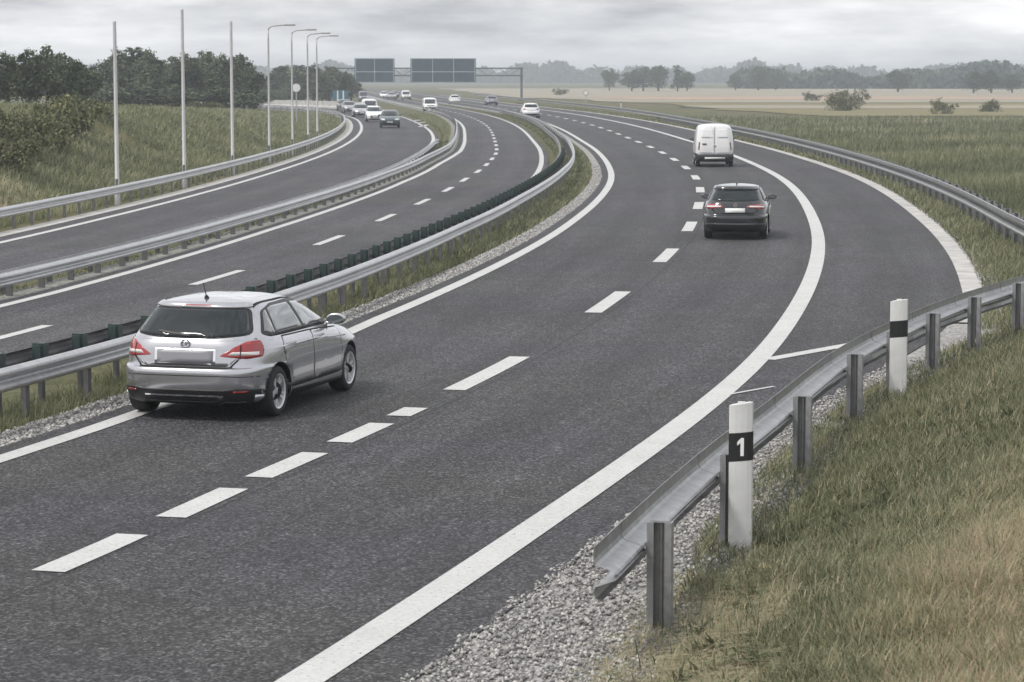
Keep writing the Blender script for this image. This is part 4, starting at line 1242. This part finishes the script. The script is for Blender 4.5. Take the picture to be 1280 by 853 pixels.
def make_tree(kind, seed):
    global rng
    keep = rng; rng = np.random.default_rng(seed)
    t = thing('tree' if kind != 'bush' else 'bush', '', '')
    lobes = []
    if kind == 'broad':
        H = 7.0
        for k in range(11):
            a = rng.uniform(0, 2 * PI); r = rng.uniform(.5, 1.7); z = rng.uniform(2.4, 6.0)
            q = rng.uniform(.8, 1.35) * (1.1 if z < 5 else .8)
            lobes.append((math.cos(a) * r, math.sin(a) * r, z, q * 1.15, q * 1.15, q * .85))
        lobes.append((0, 0, 6.1, 1.0, 1.0, .85)); lobes.append((0, 0, 4.0, 1.6, 1.6, 1.5)); lobes.append((.3, 0, 2.0, 1.7, 1.7, .9))
        n, size, tr = 5200, .34, .17
    elif kind == 'tall':
        H = 8.5
        for k in range(10):
            z = 1.8 + k * .62; r = 1.35 * (1 - .55 * k / 10)
            a = rng.uniform(0, 2 * PI); lobes.append((math.cos(a) * .5, math.sin(a) * .5, z, r, r, .85))
        lobes.append((0, 0, 8.0, .45, .45, .6))
        n, size, tr = 4200, .32, .15
    else:
        H = 2.4
        for k in range(8):
            a = rng.uniform(0, 2 * PI); r = rng.uniform(.3, 1.5); z = rng.uniform(.5, 1.6)
            q = rng.uniform(.5, .85); lobes.append((math.cos(a) * r, math.sin(a) * r, z, q * 1.2, q * 1.2, q * .8))
        lobes.append((0, 0, .7, 1.5, 1.5, .7))
        n, size, tr = 2600, .20, .06
    V, F, T = leaf_cloud(lobes, n, size)
    np_mesh('crown', V, F, M_leaf if kind != 'bush' else M_leaf2, t, T)
    bm = bmesh.new()
    bm_tube(bm, [(0, 0, -.5), (.03, .02, H * .18), (.06, -.02, H * .45), (0, .03, H * .8)], [tr * 1.25, tr, tr * .7, tr * .25], 8)
    for k in range(6 if kind != 'bush' else 4):
        l = lobes[k % len(lobes)]; z0 = H * (.16 + .07 * k)
        bm_tube(bm, [(.03, 0, z0), (l[0] * .5, l[1] * .5, (z0 + l[2]) / 2 + .1), (l[0], l[1], l[2])], [tr * .5, tr * .36, tr * .12], 6)
    from_bm('trunk', bm, M_bark, t, True)
    rng = keep
    return t
PROTO = {'broad': [make_tree('broad', s) for s in (3, 8, 21)], 'tall': [make_tree('tall', s) for s in (4, 17)], 'bush': [make_tree('bush', s) for s in (5, 6, 9)]}
USED = set()
def plant(kind, px, Y, top, width, label, group, cat=None, i=None, mat=None, x=None, sink=.1):
    """px, top: where the plant's axis and top lie when seen from the camera; width in metres"""
    ps = PROTO[kind]; p = ps[(i if i is not None else random.randrange(99)) % len(ps)]
    if p.name in USED: o = copy_tree(p)
    else: o = p; USED.add(p.name)
    x = (px - 640) / 3100 * Y if x is None else x
    z = float(ground_z(x, Y)) - sink
    h = 4.4 - (top - 97) / 3100 * Y - z
    H0 = {'broad': 7.0, 'tall': 8.6, 'bush': 2.25}[kind]; W0 = {'broad': 5.2, 'tall': 3.0, 'bush': 4.0}[kind]
    o.location = (x, Y, z); o.scale = (width / W0, width / W0, max(.2, h / H0)); o.rotation_euler = (0, 0, random.uniform(0, 6.28))
    tag(o, label, cat or ('bush' if kind == 'bush' else 'tree'), group)
    return o
G1 = 'trees behind the embankment'
near_t = [('broad', 40, 150, 62, 2.9, 'dark tree at the far left of the row, standing over the brown bushes'), ('broad', 62, 152, 57, 2.6, 'dark tree second from the left end of the row, its top rising to a peak'),
          ('broad', 84, 150, 66, 2.4, 'dark tree third from the left end, left of the nearest mast'), ('broad', 14, 158, 66, 3.2, 'dark tree partly outside the picture at the left edge'),
          ('broad', 106, 168, 80, 2.8, 'low dark tree directly left of the nearest mast')]
for q in near_t: plant(*q, G1)
mid_t = [('broad', 128, 250, 78, 4.4, 'grey green tree just left of the nearest mast, lower than its neighbours'), ('broad', 152, 268, 61, 5.0, 'tree with a rounded top directly right of the nearest mast'),
         ('tall', 172, 262, 57, 4.6, 'tallest tree of the wood, between the first and second masts'), ('broad', 192, 255, 62, 5.0, 'broad tree right of the tallest one, between the first two masts'),
         ('broad', 213, 270, 70, 4.6, 'tree in the dip just left of the second mast'), ('broad', 236, 260, 66, 4.8, 'tree immediately right of the second mast'),
         ('broad', 256, 272, 64, 5.0, 'round tree midway between the second and third masts'), ('broad', 276, 258, 68, 4.6, 'tree immediately left of the third mast'),
         ('broad', 298, 268, 68, 4.8, 'tree immediately right of the third mast'), ('broad', 314, 262, 84, 3.6, 'lower tree closing the right end of the wood'),
         ('broad', 140, 240, 104, 5.2, 'low spreading tree at the foot of the wood by the nearest mast'), ('broad', 184, 238, 108, 5.6, 'low spreading tree in front of the tallest tree'),
         ('broad', 226, 242, 106, 5.4, 'low spreading tree at the foot of the second mast'), ('broad', 268, 242, 108, 5.4, 'low spreading tree left of the third mast'),
         ('broad', 306, 246, 112, 5.2, 'low spreading tree right of the third mast')]
for q in mid_t: plant(*q, G1)
far_t = [('broad', 338, 420, 92, 5.5, 'hazy tree behind the first curved lamp post'), ('broad', 356, 425, 82, 6.5, 'hazy tree between the first two curved lamp posts'), ('tall', 374, 415, 80, 5.5, 'hazy upright tree just right of the second curved lamp post'),
         ('broad', 393, 422, 80, 6.5, 'hazy tree behind the last two lamp posts'), ('broad', 412, 430, 83, 6.5, 'hazy tree right of the last lamp post'), ('broad', 430, 426, 90, 5.5, 'hazy tree left of the narrow sign panel'),
         ('broad', 325, 400, 108, 5.5, 'low hazy tree filling the gap left of the first curved lamp post'), ('broad', 345, 402, 112, 6, 'low hazy tree behind the concrete barrier, right of the first curved lamp post'), ('broad', 404, 452, 104, 6, 'low hazy tree above the concrete barrier'), ('broad', 440, 470, 98, 5.2, 'low hazy tree touching the narrow sign panel')]
for q in far_t: plant(*q, G1)
G2 = 'bushes on the embankment'
bushes = [(18, 92, 165, 2.6, 'brownish bush at the left edge, lowest on the bank'), (60, 104, 110, 3.3, 'largest olive bush on the bank, under the dark trees'), (92, 112, 122, 2.7, 'olive bush in the middle of the bank, right of the largest one'),
          (6, 100, 132, 3.2, 'large olive bush cut by the left edge of the picture, under the dark trees'), (116, 122, 124, 2.9, 'bush near the top of the bank, left of the nearest mast'), (34, 98, 140, 2.6, 'bush on the bank below the leftmost dark tree'), (160, 150, 126, 3.0, 'small bush on the crest right of the nearest mast'),
          (200, 170, 128, 3.0, 'small bush on the crest left of the second mast'), (255, 200, 127, 3.0, 'small bush on the crest between the second and third masts')]
for i, (px, Y, top, w, lab) in enumerate(bushes): plant('bush', px, Y, top, w, lab, G2, i=i)
G3 = 'lone trees on the plain'
plain = [('broad', 789, 800, 88, 8, 'left end tree of the dark clump above the white van'), ('broad', 803, 810, 83, 8.5, 'second tree of the dark clump above the white van'), ('broad', 822, 800, 82, 9, 'widest tree of the dark clump above the white van'),
         ('tall', 846, 790, 80, 4.5, 'slim pointed tree at the right end of the dark clump above the white van'), ('broad', 858, 820, 90, 7, 'low tree right of the slim pointed one'), ('broad', 761, 830, 85, 6, 'small lone tree between the gantry and the dark clump'),
         ('broad', 946, 850, 83, 8.5, 'lone round tree well to the right of the white van'), ('broad', 918, 860, 92, 6.5, 'low tree left of the lone round tree'), ('broad', 968, 870, 92, 7, 'low tree right of the lone round tree'),
         ('broad', 1214, 700, 88, 7, 'left tree of the pair at the right edge of the plain'), ('broad', 1236, 705, 86, 7.5, 'right tree of the pair at the right edge of the plain'), ('broad', 1262, 710, 92, 7, 'tree at the very right edge of the plain'),
         ('broad', 1120, 760, 88, 9, 'tree on the plain right of the big bush')]
for q in plain: plant(*q, G3)
G4 = 'bushes in the fields'
for i, q in enumerate([(1013, 470, 114, 3.6, 'small dark bush in the pale field, left of the bigger bush'), (1048, 330, 113, 4.4, 'bigger dark bush in the field beyond the right guardrail'), (1062, 345, 112, 4.2, 'bush right behind the bigger dark bush'),
                       (1176, 300, 122, 3.2, 'low bush in the field near the right edge'), (1236, 320, 122, 3.2, 'low bush at the right edge of the field'), (700, 620, 111, 4, 'tiny bush on the plain right of the gantry upright')]): plant('bush', *q, G4, i=i)

for ps in PROTO.values():
    for p in ps:
        if p.name not in USED:
            for ch in list(p.children): bpy.data.objects.remove(ch)
            bpy.data.objects.remove(p)

# far woods that read as one band
def wood(name, label, x0, x1, Y, h, n, size, depth, mat, gap=.5):
    x = rng.uniform(x0, x1, n)
    prof = h * (.62 + .25 * np.sin(x * .021 + 1) * np.sin(x * .057) + .13 * np.sin(x * .21) + .12 * rng.normal(size=n) * .5)
    z = rng.uniform(0, 1, n) ** .8 * prof
    y = Y + rng.uniform(0, depth, n)
    P = np.stack([x, y, z - .2], 1)
    u = rng.normal(size=(n, 3)); u /= np.linalg.norm(u, axis=1)[:, None]
    w = np.cross(u, rng.normal(size=(n, 3))); w /= np.linalg.norm(w, axis=1)[:, None]
    s = size * rng.uniform(.6, 1.3, n)[:, None]
    V = np.stack([P - u * s * .5, P + w * s * .4, P + u * s * .5, P - w * s * .4], 1).reshape(-1, 3)
    tt = np.clip(.5 + .35 * np.sin(x * .13) + rng.normal(size=n) * .2, 0, 1)
    return tag(np_mesh(name, V, np.arange(4 * n).reshape(n, 4), mat, None, np.repeat(tt, 4)), label, 'forest', None, 'stuff')
wood('far_forest', 'hazy band of woodland closing the plain on the right', 90, 420, 960, 10.5, 30000, 2.4, 60, M_leaf3)
wood('far_forest', 'pale blue line of woods on the horizon behind the gantry', -560, 700, 1900, 17, 36000, 4.5, 120, M_leaf3)
wood('far_forest', 'low hazy wood behind the lamp posts on the left', -330, -75, 620, 7.5, 16000, 1.8, 60, M_leaf3)

# ------------------------------------------------------------------ grass
def blades(P, h, w, bend, seed, tint):
    """P (n,3) roots; each blade is two quads ending in a point"""
    r = np.random.default_rng(seed); n = len(P)
    a = r.uniform(0, 2 * PI, n); d = np.stack([np.cos(a), np.sin(a), np.zeros(n)], 1)
    sdir = np.stack([-np.sin(a + .6), np.cos(a + .6), np.zeros(n)], 1)
    up = np.array([0, 0, 1.0])
    h = h[:, None]; w = w[:, None]; b = (bend * r.uniform(.2, 1.2, n))[:, None]
    m = P + up * h * .55 + d * h * b * .35
    t = P + up * h * (1 - .25 * b) + d * h * b
    V = np.stack([P - sdir * w * .5, P + sdir * w * .5, m + sdir * w * .42, m - sdir * w * .42, t + sdir * w * .06, t - sdir * w * .06], 1).reshape(-1, 3)
    i = np.arange(n)[:, None] * 6
    F = np.concatenate([i + np.array([[0, 1, 2, 3]]), i + np.array([[3, 2, 4, 5]])], 0)
    return V, F, np.repeat(tint, 6)

def patchy(x, y, k=1.0, s=0.0):
    return (np.sin(x * 1.3 * k + s) * np.sin(y * .9 * k + 1.7 * s) + .6 * np.sin(x * 3.1 * k - y * 2.3 * k + s) + .4 * np.sin(x * 6.7 * k + y * 5.1 * k)) / 2

GR = [(0, (.050, .060, .034)), (.3, (.135, .150, .080)), (.6, (.30, .305, .185)), (.8, (.45, .41, .28)), (1, (.52, .41, .28))]
M_grass = grass_mat('grass_blades', GR)

def grass(name, label, P, h, w, bend, tint, seed):
    V, F, T = blades(P, h, w, bend, seed, np.clip(tint, 0, 1))
    return tag(np_mesh(name, V, F, M_grass, None, T), label, 'grass', None, 'stuff')

# bank in the foreground
n = 420000
y = 11.5 + 36 * rng.uniform(0, 1, n) ** 1.55
d = .1 + 6.5 * rng.uniform(0, 1, n) ** 1.25
d = d - .12 - .34 * smooth01((y - 20.5) / 4)
x = rail_x(y) + .30 + d
keep = (x < .2065 * 1.05 * y + .4) & (rng.uniform(0, 1, n) < .35 + .65 * smooth01((d - .0) / .9) + .25 * patchy(x, y, 1.4))
# bare straw corner behind the first post
bare = (y < 20.5) & (d < 1.15 + .4 * patchy(x, y, 2)) 
keep &= ~bare | (rng.uniform(0, 1, n) < .10)
x, y, d = x[keep], y[keep], d[keep]; n = len(x)
pt = patchy(x, y, .8, 2)
brown = smooth01((d - 1.3) / 1.6) * smooth01((26 - y) / 7) * .50 + np.clip(pt, -.3, 1) * .12
tint = .06 + .66 * rng.uniform(0, 1, n) ** 1.05 + brown * rng.uniform(.3, 1.3, n) + (rng.uniform(0, 1, n) < .07) * .35
h = rng.uniform(.09, .27, n) * (1 + .45 * pt) * (1 + .7 * smooth01((d - 1.4) / 1.2) * smooth01((21 - y) / 4))
w = rng.uniform(.007, .014, n) * (1 + .3 * (y > 30))
print('bank blades', n)
grass('bank_grass', 'rough green and straw coloured grass on the bank beside the near guardrail', np.stack([x, y, ground_z(x, y) - .02], 1), h, w, .8, tint, 3)
# seed stalks and broad-leaved weeds among the grass
n = 2600
y = 12.5 + 33 * rng.uniform(0, 1, n) ** 1.4; x = rail_x(y) + .75 + 5.5 * rng.uniform(0, 1, n)
k = (x < .2065 * 1.03 * y) & (patchy(x, y, .9, 4) > -.25); x, y = x[k], y[k]; n = len(x)
V, F, T = blades(np.stack([x, y, ground_z(x, y)], 1), rng.uniform(.26, .48, n), rng.uniform(.004, .007, n), .45, 14, rng.uniform(.62, .9, n))
hv = V.reshape(n, 6, 3)[:, 4:6].mean(1)                      # a small ear on the tip of each stalk
Vh, Fh, Th = blades(hv - np.array([0, 0, .01]), rng.uniform(.04, .075, n), rng.uniform(.006, .011, n), .5, 15, rng.uniform(.7, 1.0, n))
tag(np_mesh('seed_stalks', np.concatenate([V, Vh]), np.concatenate([F, Fh + len(V)]), M_grass, None, np.concatenate([T, Th])), 'pale seed stalks standing above the grass of the near bank', 'grass', None, 'stuff')
nc = 260
cy = 13 + 26 * rng.uniform(0, 1, nc) ** 1.4; cx = rail_x(cy) + .5 + 4.5 * rng.uniform(0, 1, nc)
k = cx < .2065 * cy; cx, cy = cx[k], cy[k]; nc = len(cx); m_ = 16
x = np.repeat(cx, m_) + rng.normal(0, .05, nc * m_); y = np.repeat(cy, m_) + rng.normal(0, .05, nc * m_); n = len(x)
V, F, T = blades(np.stack([x, y, ground_z(x, y)], 1), rng.uniform(.10, .22, n), rng.uniform(.025, .05, n), 1.1, 16, np.clip(np.repeat(rng.uniform(.08, .34, nc), m_) + rng.uniform(-.05, .08, n), 0, 1))
tag(np_mesh('weeds', V, F, M_grass, None, T), 'broad leaved green weeds dotted through the near bank', 'weeds', None, 'stuff')
# dead straw litter by the first post
n = 26000
y = rng.uniform(15.5, 21.8, n); x = rail_x(y) + .1 + rng.uniform(0, 2.3, n)
P = np.stack([x, y, ground_z(x, y) + .0], 1)
V, F, T = blades(P, rng.uniform(.05, .16, n), rng.uniform(.006, .012, n), 2.6, 9, np.clip(rng.uniform(.55, 1.0, n), 0, 1))
tag(np_mesh('straw_litter', V, F, M_grass, None, T), 'brown dead straw lying round the first guardrail post', 'straw', None, 'stuff')

# median strip
def strip_grass(name, label, oa, ob, y0, y1, n, h0, h1, w0, seed, dens=lambda y: 1, t0=.15, t1=.65, z=-.05, pk=1.0, thr=-.6):
    u = rng.uniform(0, 1, n); yy = y0 * (y1 / y0) ** u
    a = rng.uniform(0, 1, n)
    A = oa(yy) if callable(oa) else np.full(n, float(oa)); B = ob(yy) if callable(ob) else np.full(n, float(ob))
    o = A + (B - A) * a
    rx = np.interp(yy, Ys, Rp[:, 0]); nx_ = np.interp(yy, Ys, NR[:, 0]); ny_ = np.interp(yy, Ys, NR[:, 1])
    X = rx + nx_ * o; Y = yy + ny_ * o
    k = patchy(X, Y, pk, seed) > thr + rng.uniform(-.3, .3, n)
    X, Y = X[k], Y[k]; m = len(X)
    sc = np.clip(Y / 40, .7, 5)
    pt = patchy(X, Y, pk * .7, seed + 1)
    return grass(name, label, np.stack([X, Y, np.full(m, z)], 1), rng.uniform(h0, h1, m) * (1 + .3 * pt), rng.uniform(.7, 1.3, m) * w0 * sc, .7, t0 + (t1 - t0) * rng.uniform(0, 1, m) + .1 * pt, seed)
strip_grass('median_grass', 'tufted grass on the median between the guardrails and the white edge line', plus(o_L, .95), plus(o_MF, .9), 22, 300, 60000, .08, .24, .012, 21, pk=.8, thr=-.45)
strip_grass('median_grass', 'thin grass under the double sided guardrail left of the oncoming lanes', plus(o_Bl, .9), plus(o_Bl, 2.0), 40, 160, 14000, .05, .16, .012, 22, thr=.0)
strip_grass('verge_grass', 'rough grass between the pale kerb strip and the right guardrail', lambda y: -(o_K(y) + .45), lambda y: -(o_K(y) + 3.0), 44, 420, 60000, .10, .34, .014, 23, t0=.15, t1=.72, thr=-.7)
# tall reeds and grass beyond the right rail
n = 110000
y = 52 * (5.0) ** (rng.uniform(0, 1, n) ** 1.25); x = rail_x(y) + .8 + (rng.uniform(0, 1, n) ** 1.1) * np.clip(.2065 * y * 1.06 + 2 - rail_x(y), 1, 60)
pt = patchy(x, y, .25, 5)
sc = np.clip(y / 50, .8, 6)
grass('meadow_grass', 'tall dry and green meadow grass beyond the right guardrail', np.stack([x, y, np.full(n, -.06)], 1), rng.uniform(.3, .75, n) * (1 + .35 * pt), rng.uniform(.010, .022, n) * sc, .45, .12 + .42 * rng.uniform(0, 1, n) + .22 * np.clip(pt, -.4, 1) + .30 * smooth01((patchy(x * .35, y, .09, 2) - .05) / .5) * rng.uniform(.3, 1, n), 31)
# embankment on the left
n = 150000
y = 50 * (6.2) ** rng.uniform(0, 1, n); x = al_x(y) - 2.0 - rng.uniform(0, 1, n) ** 1.2 * 16
pt = patchy(x, y, .35, 8)
sc = np.clip(y / 50, .8, 6)
tt = .24 + .36 * rng.uniform(0, 1, n) + .16 * pt + .42 * smooth01((-13.9 - x) / 3) * smooth01((96 - y) / 18) * (patchy(x, y, .6, 3) > .1)
grass('embankment_grass', 'long green grass with brown patches on the embankment left of the slip road', np.stack([x, y, ground_z(x, y) - .03], 1), rng.uniform(.15, .5, n) * (1 + .3 * pt), rng.uniform(.014, .026, n) * sc, .8, tt, 32)
# grass island where the barrier and the slip road part
n = 9000
y = rng.uniform(168, 300, n); a = rng.uniform(.15, .9, n)
xr_ = np.interp(y, Ys, Rp[:, 0]) - (o_AB(y) + .4); xl_ = np.interp(y, AR[:, 1], AR[:, 0]) + .6
x = xl_ + (xr_ - xl_) * a
k = xr_ - xl_ > .5
grass('island_grass', 'grass island between the slip road and the curling guardrail', np.stack([x, y, np.full(n, -.05)], 1)[k], rng.uniform(.1, .35, n)[k], rng.uniform(.05, .09, n)[k], .7, (.3 + .35 * rng.uniform(0, 1, n))[k], 41)

# ------------------------------------------------------------------ loose stones
def stones(name, label, X, Y, Z, r0, r1, mat, seed):
    r = np.random.default_rng(seed); n = len(X)
    base = np.array([(1, 0, 0), (-1, 0, 0), (0, 1, 0), (0, -1, 0), (0, 0, 1), (0, 0, -1)], float)
    tri = np.array([(0, 2, 4), (2, 1, 4), (1, 3, 4), (3, 0, 4), (2, 0, 5), (1, 2, 5), (3, 1, 5), (0, 3, 5)])
    s = r.uniform(r0, r1, n)[:, None, None] * r.uniform(.6, 1.3, (n, 1, 3))
    a = r.uniform(0, 2 * PI, n); c, q = np.cos(a), np.sin(a)
    B = base[None] * s * (1 + r.uniform(-.25, .25, (n, 6, 1)))
    Bx = B[..., 0] * c[:, None] - B[..., 1] * q[:, None]; By = B[..., 0] * q[:, None] + B[..., 1] * c[:, None]
    V = np.stack([Bx + X[:, None], By + Y[:, None], B[..., 2] * .75 + Z[:, None]], -1).reshape(-1, 3)
    F = (np.arange(n)[:, None, None] * 6 + tri[None]).reshape(-1, 3)
    t = np.repeat(r.uniform(0, 1, n), 6)
    return tag(np_mesh(name, V, F, mat, None, t), label, 'gravel', None, 'stuff')
m, nt, b = new_mat('stone_chips')
a_ = N(nt, 'ShaderNodeAttribute', attribute_name='tint')
nt.links.new(ramp(nt, a_.outputs['Fac'], [(0, (.10, .10, .098)), (.6, (.30, .295, .285)), (1, (.52, .50, .47))]), b.inputs['Base Color']); b.inputs['Roughness'].default_value = .9
M_stone = m
n = 26000
y = 13 + 26 * rng.uniform(0, 1, n) ** 1.6
k_ = o_K(y); wg = np.interp(y, [8, 20, 30, 50], [1.75, 1.6, 1.3, .9])
o = -(k_ - .07 + .05 * np.sin(y * 7) * np.sin(y * 2.3) + (wg + .1) * rng.uniform(0, 1, n))
x = np.interp(y, Ys, Rp[:, 0]) + np.interp(y, Ys, NR[:, 0]) * o
stones('gravel', 'grey gravel between the asphalt edge and the near guardrail', x, y + np.interp(y, Ys, NR[:, 1]) * o, np.full(n, .0), .008, .028, M_stone, 5)
n = 22000
y = 24 * (5.2) ** rng.uniform(0, 1, n)
o = o_L(y) + .42 + np.interp(y, [0, 30, 50, 90, 140], [.6, .6, .55, .48, .4]) * rng.uniform(0, 1, n) ** .9
x = np.interp(y, Ys, Rp[:, 0]) + np.interp(y, Ys, NR[:, 0]) * o
stones('gravel', 'pale gravel strip along the median beside the left edge line', x, y + np.interp(y, Ys, NR[:, 1]) * o, np.full(n, -.012), .012, .038, M_stone, 6)
n = 9000
y = 46 * (3.5) ** rng.uniform(0, 1, n)
o = -(o_K(y) + .40 + .5 * rng.uniform(0, 1, n) ** 2)
x = np.interp(y, Ys, Rp[:, 0]) + np.interp(y, Ys, NR[:, 0]) * o
stones('gravel', 'scattered pale stones along the outer kerb of the right shoulder', x, y + np.interp(y, Ys, NR[:, 1]) * o, np.full(n, -.02), .02, .06, M_stone, 7)

# ------------------------------------------------------------------ light, air, camera
SUN_EL, SUN_AZ = math.radians(54), math.radians(-118)      # azimuth from +Y towards +X
w_ = bpy.data.worlds.new('World'); S.world = w_; w_.use_nodes = True
nt = w_.node_tree; bg = nt.nodes['Background']
sky = nt.nodes.new('ShaderNodeTexSky'); sky.sky_type = 'NISHITA'; sky.sun_disc = False
sky.sun_elevation = SUN_EL; sky.sun_rotation = SUN_AZ; sky.dust_density = 5.0; sky.air_density = 1.0; sky.ozone_density = 1.0
bwn = nt.nodes.new('ShaderNodeRGBToBW'); nt.links.new(sky.outputs[0], bwn.inputs[0])
v = coords(nt, 'Generated')
mp = N(nt, 'ShaderNodeMapping'); mp.inputs['Scale'].default_value = (1, 1, 5.5); nt.links.new(v, mp.inputs['Vector'])
cl = noise(nt, mp.outputs[0], 7.5, 8, .6)
cloud = ramp(nt, cl, [(.32, (.30, .31, .33)), (.5, (.56, .565, .575)), (.66, (.80, .80, .795))])
vm = N(nt, 'ShaderNodeVectorMath', operation='SCALE'); nt.links.new(cloud, vm.inputs[0]); vm.inputs['Scale'].default_value = 8.2
cloud = vm.outputs[0]      # an even overcast deck, as bright towards the horizon as overhead
cov = mixc(nt, .88, sky.outputs[0], cloud)
nt.links.new(cov, bg.inputs['Color']); bg.inputs['Strength'].default_value = .15

ld = bpy.data.lights.new('sun', 'SUN'); ld.energy = 1.5; ld.angle = math.radians(10); ld.color = (1, .97, .93)
lo = bpy.data.objects.new('sun', ld); COL.objects.link(lo)
dirv = Vector((math.sin(SUN_AZ) * math.cos(SUN_EL), math.cos(SUN_AZ) * math.cos(SUN_EL), math.sin(SUN_EL)))
lo.rotation_euler = (-dirv).to_track_quat('-Z', 'Y').to_euler(); lo.location = (0, 0, 60)

HAZE = .00048
if HAZE:
    bm = bmesh.new(); bm_box(bm, (0, 3300, 11), (10400, 7400, 25.0))
    m = bpy.data.materials.new('haze'); m.use_nodes = True; nt = m.node_tree; nt.nodes.remove(nt.nodes['Principled BSDF'])
    pv = nt.nodes.new('ShaderNodeVolumePrincipled'); pv.inputs['Density'].default_value = HAZE; pv.inputs['Color'].default_value = (.90, .955, 1.0, 1); pv.inputs['Anisotropy'].default_value = .2
    nt.links.new(pv.outputs[0], nt.nodes['Material Output'].inputs['Volume'])
    tag(from_bm('haze', bm, m), kind='stuff')

cam = bpy.data.cameras.new('camera'); co = bpy.data.objects.new('camera', cam); COL.objects.link(co)
co.location = (0, 0, 4.4); co.rotation_euler = (PI / 2 - math.atan2(426.5 - 97, 3100), 0, 0)
cam.sensor_width = 36; cam.lens = 36 * 3100 / 1280; cam.clip_start = .1; cam.clip_end = 12000
cam.dof.use_dof = True; cam.dof.focus_distance = 38; cam.dof.aperture_fstop = 7.1
S.camera = co
S.view_settings.view_transform = 'Standard'; S.view_settings.look = 'None'; S.view_settings.gamma = 1; S.view_settings.use_curve_mapping = False
S.view_settings.exposure = 0.62
S.cycles.max_bounces = 6; S.cycles.diffuse_bounces = 3; S.cycles.glossy_bounces = 3; S.cycles.transmission_bounces = 3; S.cycles.volume_bounces = 0
S.cycles.use_denoising = True
